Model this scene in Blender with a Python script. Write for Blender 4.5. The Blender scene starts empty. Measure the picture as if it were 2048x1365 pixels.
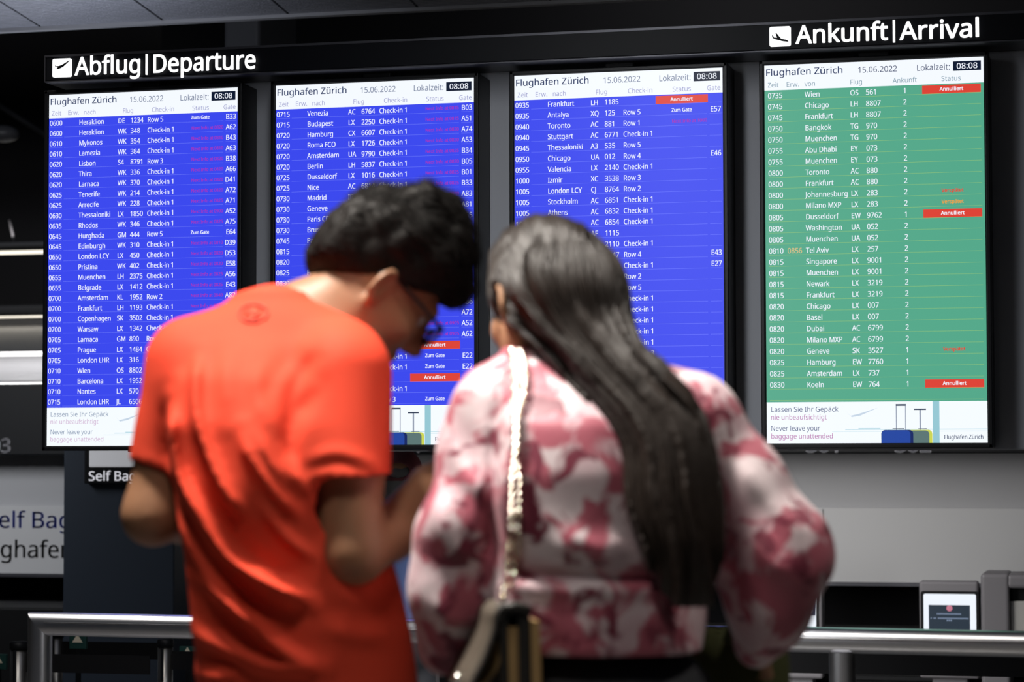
import bpy, bmesh, math, random
import numpy as np
from mathutils import Vector, Matrix

SC = bpy.context.scene
COL = SC.collection
random.seed(7); RNG = np.random.default_rng(11)
R = math.radians

# ------------------------------------------------------------------ camera
F_PX = 4836.0                                   # 85 mm on a 36 mm sensor, 2048 px wide
YAW, PITCH, ROLL = R(14.015), R(2.785), R(-.114)
SCREEN_Z = 1.25                                 # lower edge of the boards above the floor
CAM = np.array([3.5549, -7.6572, SCREEN_Z - .0462])
cy_, sy_ = math.cos(YAW), math.sin(YAW)
FW = np.array([-sy_*math.cos(PITCH), cy_*math.cos(PITCH), math.sin(PITCH)])
_r = np.array([cy_, sy_, 0.]); _u = np.cross(_r, FW)
RT = _r*math.cos(ROLL) + _u*math.sin(ROLL)
UP = -_r*math.sin(ROLL) + _u*math.cos(ROLL)
cam = bpy.data.cameras.new('camera'); cam.lens = 85.0; cam.sensor_width = 36.0
cam.clip_start = .05; cam.clip_end = 200
cam.dof.use_dof = True; cam.dof.focus_distance = 7.88; cam.dof.aperture_fstop = 4.2
cam.dof.aperture_blades = 0
co = bpy.data.objects.new('camera', cam); COL.objects.link(co)
co.matrix_world = Matrix(((RT[0], UP[0], -FW[0], CAM[0]), (RT[1], UP[1], -FW[1], CAM[1]),
                          (RT[2], UP[2], -FW[2], CAM[2]), (0, 0, 0, 1)))
SC.camera = co

# ------------------------------------------------------------------ world and lamps
w = bpy.data.worlds.new('hall_air'); SC.world = w; w.use_nodes = True
w.node_tree.nodes['Background'].inputs[0].default_value = (.55, .65, .85, 1)
w.node_tree.nodes['Background'].inputs[1].default_value = .022
SC.view_settings.view_transform = 'Standard'; SC.view_settings.look = 'None'
SC.view_settings.exposure = 0; SC.view_settings.gamma = 1; SC.view_settings.use_curve_mapping = False

def area(name, loc, target, size, power, col=(1, .96, .9), spread=180, sy=None):
    l = bpy.data.lights.new(name, 'AREA'); l.energy = power; l.color = col
    l.shape = 'RECTANGLE' if sy else 'DISK'; l.size = size
    if sy: l.size_y = sy
    l.spread = R(spread)
    o = bpy.data.objects.new(name, l); COL.objects.link(o); o.location = loc
    o.rotation_euler = (Vector(target) - Vector(loc)).to_track_quat('-Z', 'Y').to_euler()
    return o

def ray(px, py):
    return FW + (px-1024)/F_PX*RT - (py-682.5)/F_PX*UP
def at(px, py, depth): return CAM + ray(px, py)*depth
def at_y(px, py, Y):
    d = ray(px, py); return CAM + d*(Y-CAM[1])/d[1]
def at_z(px, py, Z):
    d = ray(px, py); return CAM + d*(Z-CAM[2])/d[2]
FH = np.array([-sy_, cy_, 0.]); RH = np.array([cy_, sy_, 0.])
def floor_at(dist, side): return CAM*np.array([1, 1, 0]) + FH*dist + RH*side

# ceiling downlights of the hall: a strong one over the waiting couple, weaker ones over the desks; plus added fill lamps
kp = floor_at(3.42, -.85); kt = floor_at(3.62, .0)
area('downlight_hall', (kp[0], kp[1], 3.4), (kt[0], kt[1], 1.25), .35, 41, (1, .94, .86), 95)
kp2 = floor_at(3.05, 1.3); kt2 = floor_at(3.5, .45)
area('downlight_hall_right', (kp2[0], kp2[1], 3.4), (kt2[0], kt2[1], 1.1), .3, 6, (1, .93, .84), 95)
kp3 = floor_at(2.1, -.45); area('hall_back_fill', (kp3[0], kp3[1], 3.3), (kt[0], kt[1], 1.2), .4, 3.2, (1, .94, .86), 80)  # added weak fill from the camera side for arms and bag
area('boards_fill', (1.8, -2.3, 3.0), (1.8, .15, 1.3), .25, 30, (.95, .97, 1), 110, 4.5)  # added wide lamp that brightens the grey panel between the boards
area('rail_fill', (-.2, -1.75, 3.0), (-.2, -1.6, 0), .3, 26, (1, .95, .9), 120, 2.5)  # added lamp that brightens the rail and the floor near it
area('downlight_desks', (1.7, 1.5, 2.7), (1.9, 4.0, .95), .3, 56, (1, .98, .95), 110, 6.0)
area('downlight_desks_left', (-2.6, 1.3, 2.6), (-2.3, 4.2, .9), .3, 26, (.95, .97, 1), 110, 1.2)
area('ceiling_fill', (.0, .75, 2.62), (-.2, .9, 3.2), .12, 26, (.8, .87, 1), 160, 4.0)  # added unseen uplight, stands in for floor bounce on the ceiling

# ------------------------------------------------------------------ materials
def mat(name, col, rough=.5, metal=0., emit=None, es=1., spec=.5, sheen=0., coat=0.):
    m = bpy.data.materials.new(name); m.use_nodes = True
    b = m.node_tree.nodes['Principled BSDF']
    b.inputs['Base Color'].default_value = (*col, 1); b.inputs['Roughness'].default_value = rough
    b.inputs['Metallic'].default_value = metal; b.inputs['Specular IOR Level'].default_value = spec
    if sheen: b.inputs['Sheen Weight'].default_value = sheen
    if coat: b.inputs['Coat Weight'].default_value = coat
    if emit:
        b.inputs['Emission Color'].default_value = (*emit, 1); b.inputs['Emission Strength'].default_value = es
    return m
def srgb(r, g, b):
    f = lambda c: (c/255/12.92 if c/255 <= .04045 else ((c/255+.055)/1.055)**2.4)
    return (f(r), f(g), f(b))
def glow(name, rgb, es=1., sample=False):
    m = mat(name, (0.005, 0.005, 0.006), .35, emit=srgb(*rgb), es=es, spec=.2)
    if not sample: m.cycles.emission_sampling = 'NONE'
    return m
def noise_bump(m, scale, strength, dist=.002, detail=3, coords='Object', stretch=None):
    n = m.node_tree.nodes; l = m.node_tree.links
    tc = n.new('ShaderNodeTexCoord'); t = n.new('ShaderNodeTexNoise'); b = n.new('ShaderNodeBump')
    t.inputs['Scale'].default_value = scale; t.inputs['Detail'].default_value = detail
    b.inputs['Strength'].default_value = strength; b.inputs['Distance'].default_value = dist
    src = tc.outputs[coords]
    if stretch:
        mp = n.new('ShaderNodeMapping'); mp.inputs['Scale'].default_value = stretch
        l.new(src, mp.inputs[0]); src = mp.outputs[0]
    l.new(src, t.inputs[0]); l.new(t.outputs[0], b.inputs['Height'])
    l.new(b.outputs[0], n['Principled BSDF'].inputs['Normal'])
    return m
def noise_mix(m, c1, c2, scale, lo=.4, hi=.6, detail=3, distortion=0., stretch=None):
    n = m.node_tree.nodes; l = m.node_tree.links
    tc = n.new('ShaderNodeTexCoord'); t = n.new('ShaderNodeTexNoise'); r = n.new('ShaderNodeValToRGB')
    t.inputs['Scale'].default_value = scale; t.inputs['Detail'].default_value = detail
    t.inputs['Distortion'].default_value = distortion
    r.color_ramp.elements[0].position = lo; r.color_ramp.elements[0].color = (*c1, 1)
    r.color_ramp.elements[1].position = hi; r.color_ramp.elements[1].color = (*c2, 1)
    src = tc.outputs['Object']
    if stretch:
        mp = n.new('ShaderNodeMapping'); mp.inputs['Scale'].default_value = stretch
        l.new(src, mp.inputs[0]); src = mp.outputs[0]
    l.new(src, t.inputs[0]); l.new(t.outputs[0], r.inputs[0])
    l.new(r.outputs[0], n['Principled BSDF'].inputs['Base Color'])
    return r

M = {}
M['black'] = noise_bump(mat('matt_black_metal', (.005, .0055, .007), .5, spec=.2), 60, .05)
M['casing'] = noise_bump(mat('display_casing_black', (.004, .0045, .006), .4, spec=.25), 80, .04)
M['fascia'] = noise_bump(mat('sign_fascia_black', (.0035, .004, .006), .45, spec=.12), 40, .03)
M['edge'] = noise_bump(mat('fascia_edge_metal', (.06, .06, .07), .4, .6), 40, .03)
M['grey_panel'] = noise_bump(mat('grey_back_panel', (.30, .31, .34), .6), 35, .12)
M['panel_seam'] = mat('panel_seam_grey', (.22, .22, .225), .6)
M['wall_low'] = noise_bump(mat('pale_grey_wall_panel', (.46, .46, .47), .55), 20, .06)
M['wall_up'] = noise_bump(mat('mid_grey_wall_strip', (.34, .34, .355), .6), 20, .06)
M['dark'] = noise_bump(mat('dark_desk_laminate', (.005, .005, .0055), .5, spec=.15), 30, .05)
M['void'] = noise_bump(mat('dark_back_wall', (.004, .004, .005), .8, spec=.1), 8, .1)
M['pillar'] = noise_bump(mat('dark_blue_cladding', (.022, .032, .05), .5), 30, .05)
M['steel'] = noise_bump(mat('brushed_steel', (.66, .66, .68), .3, 1.), 30, .05, .001, 2, 'Object', (1, 30, 30))
M['steel_dull'] = noise_bump(mat('dull_steel', (.30, .29, .28), .38, 1.), 30, .05, .001, 2, 'Object', (30, 30, 1))
M['belt'] = noise_bump(mat('black_webbing_belt', (.006, .006, .007), .8, spec=.15), 200, .2)
M['kiosk'] = noise_bump(mat('kiosk_grey_paint', (.20, .19, .205), .5), 40, .04)
M['kiosk_pale'] = noise_bump(mat('kiosk_pale_panel', (.45, .44, .42), .55), 40, .04)
M['teal'] = noise_bump(mat('teal_sign_face', srgb(22, 66, 62), .5), 40, .03)
M['cream'] = noise_bump(mat('cream_sign_mark', srgb(232, 222, 200), .6), 40, .03)
M['ink_blue'] = noise_bump(mat('blue_sign_lettering', srgb(38, 58, 160), .6), 40, .02)
M['ink_black'] = noise_bump(mat('black_sign_lettering', (.02, .02, .02), .6), 40, .02)
M['floor'] = noise_bump(mat('grey_stone_floor', (.12, .12, .125), .3), 12, .05)
noise_mix(M['floor'], (.12, .115, .11), (.17, .165, .16), 30)
M['lit_white'] = glow('backlit_white', (255, 255, 255), 1.6, True)
M['blue'] = glow('screen_blue', (58, 72, 238), 1, True)
M['green'] = glow('screen_green', (84, 168, 138), 1, True)
M['head'] = glow('screen_header_white', (243, 248, 255), 1.02, True)
M['ad'] = glow('screen_advert_white', (244, 250, 255), 1.02, True)
M['t_white'] = glow('screen_text_white', (240, 244, 255), 1.02)
M['t_navy'] = glow('screen_text_navy', (32, 50, 92))
M['t_grey'] = glow('screen_text_slate', (96, 110, 140))
M['t_lav'] = glow('screen_text_lavender', (150, 152, 200))
M['t_sage'] = glow('screen_text_sage', (120, 150, 165))
M['t_clock'] = glow('screen_clock_box', (12, 24, 48))
M['t_red'] = glow('screen_bar_red', (221, 66, 52))
M['t_mag'] = glow('screen_text_magenta', (178, 44, 168))
M['t_orange'] = glow('screen_text_orange', (238, 160, 60))
M['t_peach'] = glow('screen_text_peach', (235, 195, 130))
M['l_blue'] = glow('screen_line_blue', (112, 126, 250))
M['l_green'] = glow('screen_line_green', (150, 198, 118))
M['a_navy'] = glow('advert_text_navy', (60, 76, 122))
M['a_pink'] = glow('advert_text_pink', (180, 100, 165))
M['a_navy2'] = glow('advert_text_pale_navy', (120, 140, 168))
M['a_pink2'] = glow('advert_text_pale_pink', (206, 172, 205))
M['a_blue'] = glow('advert_case_blue', (34, 70, 160))
M['a_blue2'] = glow('advert_case_blue_edge', (20, 40, 100))
M['a_yel'] = glow('advert_case_yellow', (206, 214, 84))
M['a_grey'] = glow('advert_case_grey', (92, 118, 116))
M['a_handle'] = glow('advert_handle_dark', (40, 55, 80))
M['a_rod'] = glow('advert_rod_grey', (150, 160, 178))
M['a_teal'] = glow('advert_post_teal', (150, 200, 212))
M['a_sea'] = glow('advert_horizon', (190, 222, 232))
M['a_plane'] = glow('advert_aircraft', (198, 214, 230))

# ------------------------------------------------------------------ builders
def tag(o, label=None, cat=None, group=None, kind=None):
    if label: o['label'] = label
    if cat: o['category'] = cat
    if group: o['group'] = group
    if kind: o['kind'] = kind
    return o
def empty(name, loc=(0, 0, 0), rz=0., parent=None):
    o = bpy.data.objects.new(name, None); COL.objects.link(o)
    o.location = loc; o.rotation_euler = (0, 0, rz); o.empty_display_size = .1
    if parent: o.parent = parent
    return o
class MB:
    """collects shapes and links them as one mesh object"""
    def __init__(s): s.v = []; s.f = []; s.mi = []; s.mats = []; s.sm = []
    def slot(s, m):
        if m not in s.mats: s.mats.append(m)
        return s.mats.index(m)
    def add(s, vs, fs, m, smooth=False):
        b = len(s.v); s.v.extend([tuple(map(float, v)) for v in vs]); k = s.slot(m)
        for f in fs: s.f.append(tuple(i+b for i in f)); s.mi.append(k); s.sm.append(smooth)
    def box(s, lo, hi, m, bev=0.):
        if bev > 0:
            bm = bmesh.new(); bmesh.ops.create_cube(bm, size=1)
            for v in bm.verts:
                v.co = Vector([lo[i] + (v.co[i]+.5)*(hi[i]-lo[i]) for i in range(3)])
            bmesh.ops.bevel(bm, geom=bm.edges[:], offset=bev, segments=3, profile=.5, affect='EDGES')
            bm.verts.index_update()
            s.add([v.co[:] for v in bm.verts], [[v.index for v in f.verts] for f in bm.faces], m); bm.free(); return
        x0, y0, z0 = lo; x1, y1, z1 = hi
        s.add([(x0,y0,z0),(x1,y0,z0),(x1,y1,z0),(x0,y1,z0),(x0,y0,z1),(x1,y0,z1),(x1,y1,z1),(x0,y1,z1)],
              [(0,3,2,1),(4,5,6,7),(0,1,5,4),(1,2,6,5),(2,3,7,6),(3,0,4,7)], m)
    def poly(s, pts, m): s.add(pts, [tuple(range(len(pts)))], m)
    def prism(s, pts, thick, m, axis=1):
        n = len(pts); q = []
        for p in pts:
            p = list(p); p[axis] += thick; q.append(p)
        s.add(list(pts)+q, [tuple(range(n)), tuple(range(2*n-1, n-1, -1))] +
              [((i+1) % n, i, n+i, n+(i+1) % n) for i in range(n)], m)
    def tube(s, pts, rad, m, seg=10, cap=True, flat=1.):
        pts = [np.array(p, float) for p in pts]; n = len(pts)
        rad = rad if hasattr(rad, '__len__') else [rad]*n
        prev = None; vs = []; fs = []
        for i in range(n):
            t = pts[min(i+1, n-1)]-pts[max(i-1, 0)]; t = t/(np.linalg.norm(t)+1e-12)
            if prev is None:
                a = np.array([0, 0, 1.]) if abs(t[2]) < .9 else np.array([1., 0, 0])
            else: a = prev
            a = a - t*a.dot(t); a /= np.linalg.norm(a)+1e-12; prev = a; b = np.cross(t, a)
            for k in range(seg):
                th = 2*math.pi*k/seg
                vs.append(pts[i] + a*rad[i]*math.cos(th) + b*rad[i]*flat*math.sin(th))
        for i in range(n-1):
            for k in range(seg):
                k2 = (k+1) % seg
                fs.append((i*seg+k, i*seg+k2, (i+1)*seg+k2, (i+1)*seg+k))
        if cap: fs.append(tuple(range(seg-1, -1, -1))); fs.append(tuple((n-1)*seg+k for k in range(seg)))
        s.add(vs, fs, m, True)
    def ball(s, c, r, m, nu=16, nv=10):
        r = r if hasattr(r, '__len__') else (r, r, r); vs = []; fs = []
        for j in range(nv+1):
            ph = math.pi*j/nv
            for i in range(nu):
                th = 2*math.pi*i/nu
                vs.append((c[0]+r[0]*math.sin(ph)*math.cos(th), c[1]+r[1]*math.sin(ph)*math.sin(th), c[2]+r[2]*math.cos(ph)))
        for j in range(nv):
            for i in range(nu):
                fs.append((j*nu+i, (j+1)*nu+i, (j+1)*nu+(i+1) % nu, j*nu+(i+1) % nu))
        s.add(vs, fs, m, True)
    def build(s, name, parent=None, loc=None, auto=None):
        me = bpy.data.meshes.new(name); me.from_pydata(s.v, [], s.f)
        for m in s.mats: me.materials.append(m)
        me.polygons.foreach_set('material_index', s.mi); me.polygons.foreach_set('use_smooth', s.sm); me.update()
        o = bpy.data.objects.new(name, me); COL.objects.link(o)
        if parent: o.parent = parent
        if loc is not None: o.location = loc
        return o

# ------------------------------------------------------------------ lettering: one small mesh per glyph
GLY = {}
def load_glyphs():
    font = None
    try: font = bpy.data.fonts.load(bpy.utils.system_resource('DATAFILES') + '/fonts/NotoSansHebrew-Regular.woff2')
    except Exception: font = None
    chars = 'ABCDEFGHIJKLMNOPQRSTUVWXYZabcdefghijklmnopqrstuvwxyz0123456789:.-|äüÄÜ'
    obs = {}
    def mk(body, off, key):
        c = bpy.data.curves.new('glyph', 'FONT'); c.body = body; c.offset = off; c.resolution_u = 3
        if font: c.font = font
        o = bpy.data.objects.new('glyph', c); COL.objects.link(o); obs[key] = o
    for ch in chars: mk(ch, 0, (ch, 0))
    for ch in chars + ' ': mk(ch+'|', 0, (ch, 'adv'))
    mk('|', 0, ('', 'adv'))
    bpy.context.view_layer.update(); dg = bpy.context.evaluated_depsgraph_get()
    xm = {}
    for key, o in obs.items():
        ev = o.evaluated_get(dg); me = ev.to_mesh()
        co_ = np.empty(len(me.vertices)*3); me.vertices.foreach_get('co', co_); co_ = co_.reshape(-1, 3)
        if key[1] == 'adv': xm[key[0]] = co_[:, 0].max()
        else: GLY[key] = (co_[:, :2].copy(), [tuple(p.vertices) for p in me.polygons])
        ev.to_mesh_clear()
    for ch in chars + ' ': GLY[(ch, 'adv')] = xm[ch] - xm['']
    for o in obs.values():
        c = o.data; bpy.data.objects.remove(o); bpy.data.curves.remove(c)
    H = GLY[('H', 0)][0][:, 1].max(); GLY['cap'] = H
load_glyphs()
def text(mb, s, x, z, cap, m, sx=1., wt=0, align='L', Y=0., sp=0., fit=None, spread=None):
    """letters in the X-Z plane facing -Y; cap = capital height, fit = wanted width"""
    k = cap/GLY['cap']
    wid = sum(GLY[(c, 'adv')] + sp for c in s)*k
    if fit: sx = fit/wid
    wid *= sx
    if align == 'R': x -= wid
    if align == 'C': x -= wid/2
    if not spread: spread = ((0, 0),) if wt == 0 else [(k*dx, k*dz) for dx, dz in (((-.009, 0), (.009, 0)) if wt == 1 else ((-.022, 0), (.022, 0), (0, .012), (0, -.012)))]
    for c in s:
        if c != ' ':
            v, fs = GLY[(c, 0)]
            for dx, dz in spread:
                mb.add([(x+p[0]*k*sx+dx, Y, z+p[1]*k+dz) for p in v], fs, m)
        x += (GLY[(c, 'adv')]+sp)*k*sx
    return x

# ------------------------------------------------------------------ setting
def struct(mb, name): return tag(mb.build(name), kind='structure')
mb = MB(); mb.box((-14, -14, -.1), (16, 14, 0), M['floor']); struct(mb, 'floor')
mb = MB(); mb.box((-16, 13, 0), (16, 13.2, 9), M['void']); struct(mb, 'wall_back')
mb = MB(); mb.box((-14.2, -14, 0), (-14, 13, 5), M['void']); struct(mb, 'wall_left')
mb = MB(); mb.box((16, -14, 0), (16.2, 13, 5), M['void']); struct(mb, 'wall_right')
# perforated metal ceiling above and behind the boards, slightly rising towards the hall
M['mesh'] = mat('perforated_ceiling_metal', (.20, .20, .225), .45, .35)
def mesh_nodes():
    m = M['mesh']; n = m.node_tree.nodes; l = m.node_tree.links
    tc = n.new('ShaderNodeTexCoord'); mp = n.new('ShaderNodeMapping'); mp.inputs['Scale'].default_value = (1, 1, 1)
    v = n.new('ShaderNodeTexWave'); v.wave_type = 'BANDS'; v.bands_direction = 'Y'; v.inputs['Scale'].default_value = 14
    v.inputs['Distortion'].default_value = .6; v.inputs['Detail'].default_value = 1; v.inputs['Detail Scale'].default_value = 6
    v2 = n.new('ShaderNodeTexVoronoi'); v2.inputs['Scale'].default_value = 90
    r = n.new('ShaderNodeValToRGB'); r.color_ramp.elements[0].color = (.11, .11, .125, 1); r.color_ramp.elements[1].color = (.25, .25, .28, 1)
    mx = n.new('ShaderNodeMath'); mx.operation = 'MULTIPLY'
    l.new(tc.outputs['Object'], mp.inputs[0]); l.new(mp.outputs[0], v.inputs[0]); l.new(mp.outputs[0], v2.inputs[0])
    l.new(v.outputs['Fac'], mx.inputs[0]); l.new(v2.outputs['Distance'], mx.inputs[1])
    l.new(v.outputs['Fac'], r.inputs[0]); l.new(r.outputs[0], n['Principled BSDF'].inputs['Base Color'])
    b = n.new('ShaderNodeBump'); b.inputs['Strength'].default_value = .5; b.inputs['Distance'].default_value = .01
    l.new(mx.outputs[0], b.inputs['Height']); l.new(b.outputs[0], n['Principled BSDF'].inputs['Normal'])
mesh_nodes()
E0 = at_y(0, 57, 1.6); E1 = at_y(1180, -3, 1.6)
ex = (E1-E0)/np.linalg.norm(E1-E0); jd = -ray(1972, 1235); jd /= np.linalg.norm(jd)
mb = MB(); mj = MB()
step = np.linalg.norm(at_y(325, 45.5, 1.6)-at_y(80, 58, 1.6))
s0 = np.dot(at_y(80, 58, 1.6)-E0, ex)
nrm = np.cross(ex, jd); nrm *= np.sign(nrm[2])
for i in range(-4, 14):
    a = E0 + ex*(s0+i*step+.006); b = E0 + ex*(s0+(i+1)*step-.006)
    c0, c1 = b+jd*3.2, a+jd*3.2
    mb.add([a, b, c0, c1, a+nrm*.03, b+nrm*.03, c0+nrm*.03, c1+nrm*.03],
           [(0,1,2,3), (7,6,5,4), (1,0,4,5), (2,1,5,6), (3,2,6,7), (0,3,7,4)], M['mesh'])
a = E0+ex*(s0-4*step)+nrm*.032; b = E0+ex*(s0+14*step)+nrm*.032
mb.add([a, b, b+jd*3.2, a+jd*3.2, a+nrm*.05, b+nrm*.05, b+jd*3.2+nrm*.05, a+jd*3.2+nrm*.05],
       [(0,1,2,3), (7,6,5,4), (1,0,4,5), (2,1,5,6), (3,2,6,7), (0,3,7,4)], M['black'])
struct(mb, 'ceiling')
M['ceil_trim'] = noise_bump(mat('ceiling_edge_metal', (.22, .215, .225), .5, .3), 40, .03)
mb = MB(); a = E0+ex*(s0-4*step); b = E0+ex*(s0+14*step); dz = np.array([0, 0, .014]); dy = np.array([0, .04, 0])
mb.add([a, b, b+dy, a+dy, a-dz, b-dz, b+dy-dz, a+dy-dz],
       [(3,2,1,0), (4,5,6,7), (0,1,5,4), (1,2,6,5), (2,3,7,6), (3,0,4,7)], M['ceil_trim'])
struct(mb, 'trim_1')
# dark bulkhead behind the ceiling edge and the column in it
mb = MB(); z_b = at_y(0, 905, 3.6)[2]
mb.box((-1.35, 4.3, 1.95), (8, 4.7, 4.4), M['void']); struct(mb, 'wall_bulkhead')
cl0 = at_y(447, 70, 2.2)[0]; cl1 = at_y(519, 70, 2.2)[0]
M['column'] = noise_bump(mat('dark_grey_column', (.03, .03, .033), .6, spec=.2), 20, .05)
mb = MB(); mb.box((cl0, 2.2, 0), (cl1, 2.7, 4.0), M['column'], .02); struct(mb, 'trim_2')

# desk wall behind the boards (plane Y = 4): header with desk numbers, grey strip, pale panel, dark mouth
YW = 4.0
zz = lambda py, Y=YW, px=1024: at_y(px, py, Y)[2]
xx = lambda px, Y=YW, py=1000: at_y(px, py, Y)[0]
z_low, z_mid, z_hi, z_fas = zz(1163), zz(1014), zz(910), zz(772)
XL, XR = -6.5, 8.5
mb = MB()
mb.box((XL, YW+.06, z_mid-.004), (XR, YW+.25, z_hi+.1), M['wall_up'])
mb.box((XL, YW+.02, z_low), (XR, YW+.25, z_mid-.003), M['wall_low'])
for px in (1645, 700, 1180):
    x = xx(px); mb.box((x-.004, YW+.017, z_low), (x+.004, YW+.03, z_mid-.008), M['panel_seam'])
mb.box((XL, YW+.004, z_low-.006), (XR, YW+.03, z_low+.012), M['edge'])
mb.box((XL, YW+.25, 0), (XR, YW+.6, z_low), M['void'])
struct(mb, 'wall_desks')
mb = MB(); mb.box((XL, YW-.12, z_hi), (XR, YW+.05, z_fas+.03), M['black'], .01)
hd = mb.build('desk_header'); tag(hd, 'long black header panel with desk numbers above the pale grey wall', 'header panel')
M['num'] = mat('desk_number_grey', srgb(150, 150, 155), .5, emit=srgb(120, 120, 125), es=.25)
for s_, px in (('03', -20), ('301', 1612), ('302', 1790), ('304', 776)):
    mb = MB(); x = xx(px, YW-.125); zb = zz(907, YW-.125, max(px, 0))+.004
    text(mb, s_, x, zb, .072, M['num'], 1., 2, Y=YW-.124); mb.build('desk_number', hd)
# lettering on the left panel
mb = MB(); lw = glow  # lettering is plain paint
ls = at_y(-29, 1056, YW+.02)
text(mb, 'Self Bag', ls[0], ls[2], .084, M['ink_blue'], 1.10, 1, Y=YW+.018)
o = mb.build('wall_lettering'); tag(o, 'blue painted lettering on the pale wall panel at the left', 'lettering')
mb = MB(); ls = at_y(-62, 1115, YW+.02)
text(mb, 'Flughafen', ls[0], ls[2], .088, M['ink_black'], 1.02, 1, Y=YW+.018)
o = mb.build('wall_lettering'); tag(o, 'black painted lettering below the blue lettering on the wall', 'lettering')
# row of check-in counters, mostly dark
mb = MB(); xc = xx(348, 2.6, 1100)+.03; mb.box((xc, 3.3, 0), (XR, 3.85, zz(1256, 3.3)), M['dark'], .01)
mb.box((xc, 3.27, zz(1345, 3.3)), (XR, 3.3, zz(1338, 3.3)), M['black'])
o = mb.build('check_in_counter'); tag(o, 'long dark check-in counter running behind the steel barrier rail', 'counter')
mb = MB(); mb.box((XL, 3.3, 0), (xx(126, 2.6, 1100)-.03, 3.85, zz(1230, 3.3)), M['dark'], .01)
o = mb.build('check_in_counter'); tag(o, 'dark check-in counter left of the dark blue pillar', 'counter')

# dark blue pillar with its small sign
x0p, x1p = xx(126, 2.6, 1100), xx(348, 2.6, 1100)
mb = MB(); mb.box((x0p, 2.6, 0), (x1p, 3.3, 2.9), M['pillar'], .008); struct(mb, 'wall_pillar')
sg = empty('bag_drop_sign', at_y(215, 935, 2.57)); tag(sg, 'black sign with a white rounded panel on the dark blue pillar', 'sign')
b0 = np.array(sg.location)
mb = MB(); a = at_y(168, 968, 2.56); b = at_y(300, 880, 2.56)
mb.box((a[0], 2.56, a[2]), (b[0], 2.60, b[2]), M['black'], .004); mb.build('backing', sg, -b0)
a = at_y(178, 935, 2.55); b = at_y(292, 885, 2.55)
M['sign_white'] = mat('sign_white_panel', (.75, .75, .76), .5, emit=srgb(190, 190, 195), es=.35)
mb = MB(); mb.box((a[0], 2.548, a[2]), (b[0], 2.561, b[2]), M['sign_white'], .006); mb.build('panel', sg, -b0)
a = at_y(176, 962, 2.555); mb = MB(); text(mb, 'Self Bag', a[0], a[2], .042, M['sign_white'], 1.06, 2, Y=2.557); mb.build('lettering', sg, -b0)
# small green sign glimpsed beside the pillar
a = at_y(343, 1172, 3.98); b = at_y(432, 1080, 3.98)
M['exit_green'] = mat('dim_green_sign', srgb(30, 100, 60), .5, emit=srgb(30, 110, 60), es=.45)
mb = MB(); mb.box((a[0], 3.985, a[2]), (b[0], 4.02, b[2]), M['exit_green'], .01)
o = mb.build('green_sign'); tag(o, 'dim green sign beyond the dark blue pillar', 'sign')

# far hall on the left: two light bars and white ceiling louvres, a lamp, a pipe
YF = 9.0
for py, lab in ((505, 'upper thin white light bar in the dark hall beyond the first board'), (634, 'lower thin white light bar in the dark hall above the pale louvres')):
    r_ = empty('light_bar', at_y(20, py, YF)); b0 = np.array(r_.location); tag(r_, lab, 'light', 'light bars in the far hall')
    a = at_y(-200, py+4.6, YF); b = at_y(240, py-4.6, YF); mb = MB()
    mb.box((a[0], YF, a[2]), (b[0], YF+.06, b[2]), glow('bar_tube', (255, 246, 228), 1.4, True), .008); mb.build('diffuser', r_, -b0)
    mb = MB(); mb.box((a[0]-.05, YF+.04, b[2]-.002), (b[0]+.05, YF+.2, b[2]+.09), M['black'], .01); mb.build('housing', r_, -b0)
    if py == 505:
        h0 = at_y(19, 468, YF); mb = MB(); mb.tube([at_y(19, 440, YF+.1), (h0[0], YF+.1, b[2]+.05)], .011, M['kiosk'], 8); mb.build('hanger_rod', r_, -b0)
M['louvre'] = noise_bump(mat('white_ceiling_louvre', (.75, .75, .77), .5), 5, .05)
for i, (y0, y1) in enumerate(((640, 710), (713, 771))):
    a = at_y(-260, y1, YF-.5); b = at_y(260, y0, YF+.35); mb = MB()
    n = 8; pts = []
    for k in range(n+1):
        t = k/n; pts.append((YF-.5+.85*t, a[2]+(b[2]-a[2])*(t**.8)))
    vs = [(a[0], p[0], p[1]) for p in pts]+[(b[0]+.2, p[0], p[1]) for p in pts]
    vs += [(v[0], v[1]+.03, v[2]+.02) for v in vs]; m_ = 2*(n+1)
    fs = [(k, n+1+k, n+2+k, k+1) for k in range(n)] + [(m_+k+1, m_+n+2+k, m_+n+1+k, m_+k) for k in range(n)]
    mb.add(vs, fs, M['louvre'], True); mb.box((a[0], YF-.5, a[2]-.02), (b[0]+.2, YF-.46, a[2]+.004), M['louvre'])
    o = mb.build('ceiling_louvre')
    tag(o, ('upper' if i == 0 else 'lower') + ' curved white ceiling louvre below the light bars at the left edge', 'louvre', 'white ceiling louvres')
lv = at_y(20, 900, YF-1.6); area('louvre_fill', (lv[0], YF-1.9, 1.0), tuple(at_y(20, 712, YF)), 2.2, 150, (1, .98, .95), 120, .2)  # added unseen lamp, brightens the louvres from below
mb = MB(); a = at_y(8, 268, 6.5); mb.ball(a, (.1, .1, .055), mat('lamp_shade_grey', (.10, .10, .11), .4), 20, 12)
o = mb.build('pendant_lamp'); tag(o, 'dim grey round lamp hanging in the dark far hall', 'lamp')
mb = MB(); mb.tube([at_y(-20, 200, 7), at_y(110, 282, 7)], .018, M['column'], 10)
o = mb.build('ceiling_pipe'); tag(o, 'thin sloping pipe under the dark ceiling at the left edge', 'pipe')
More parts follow.
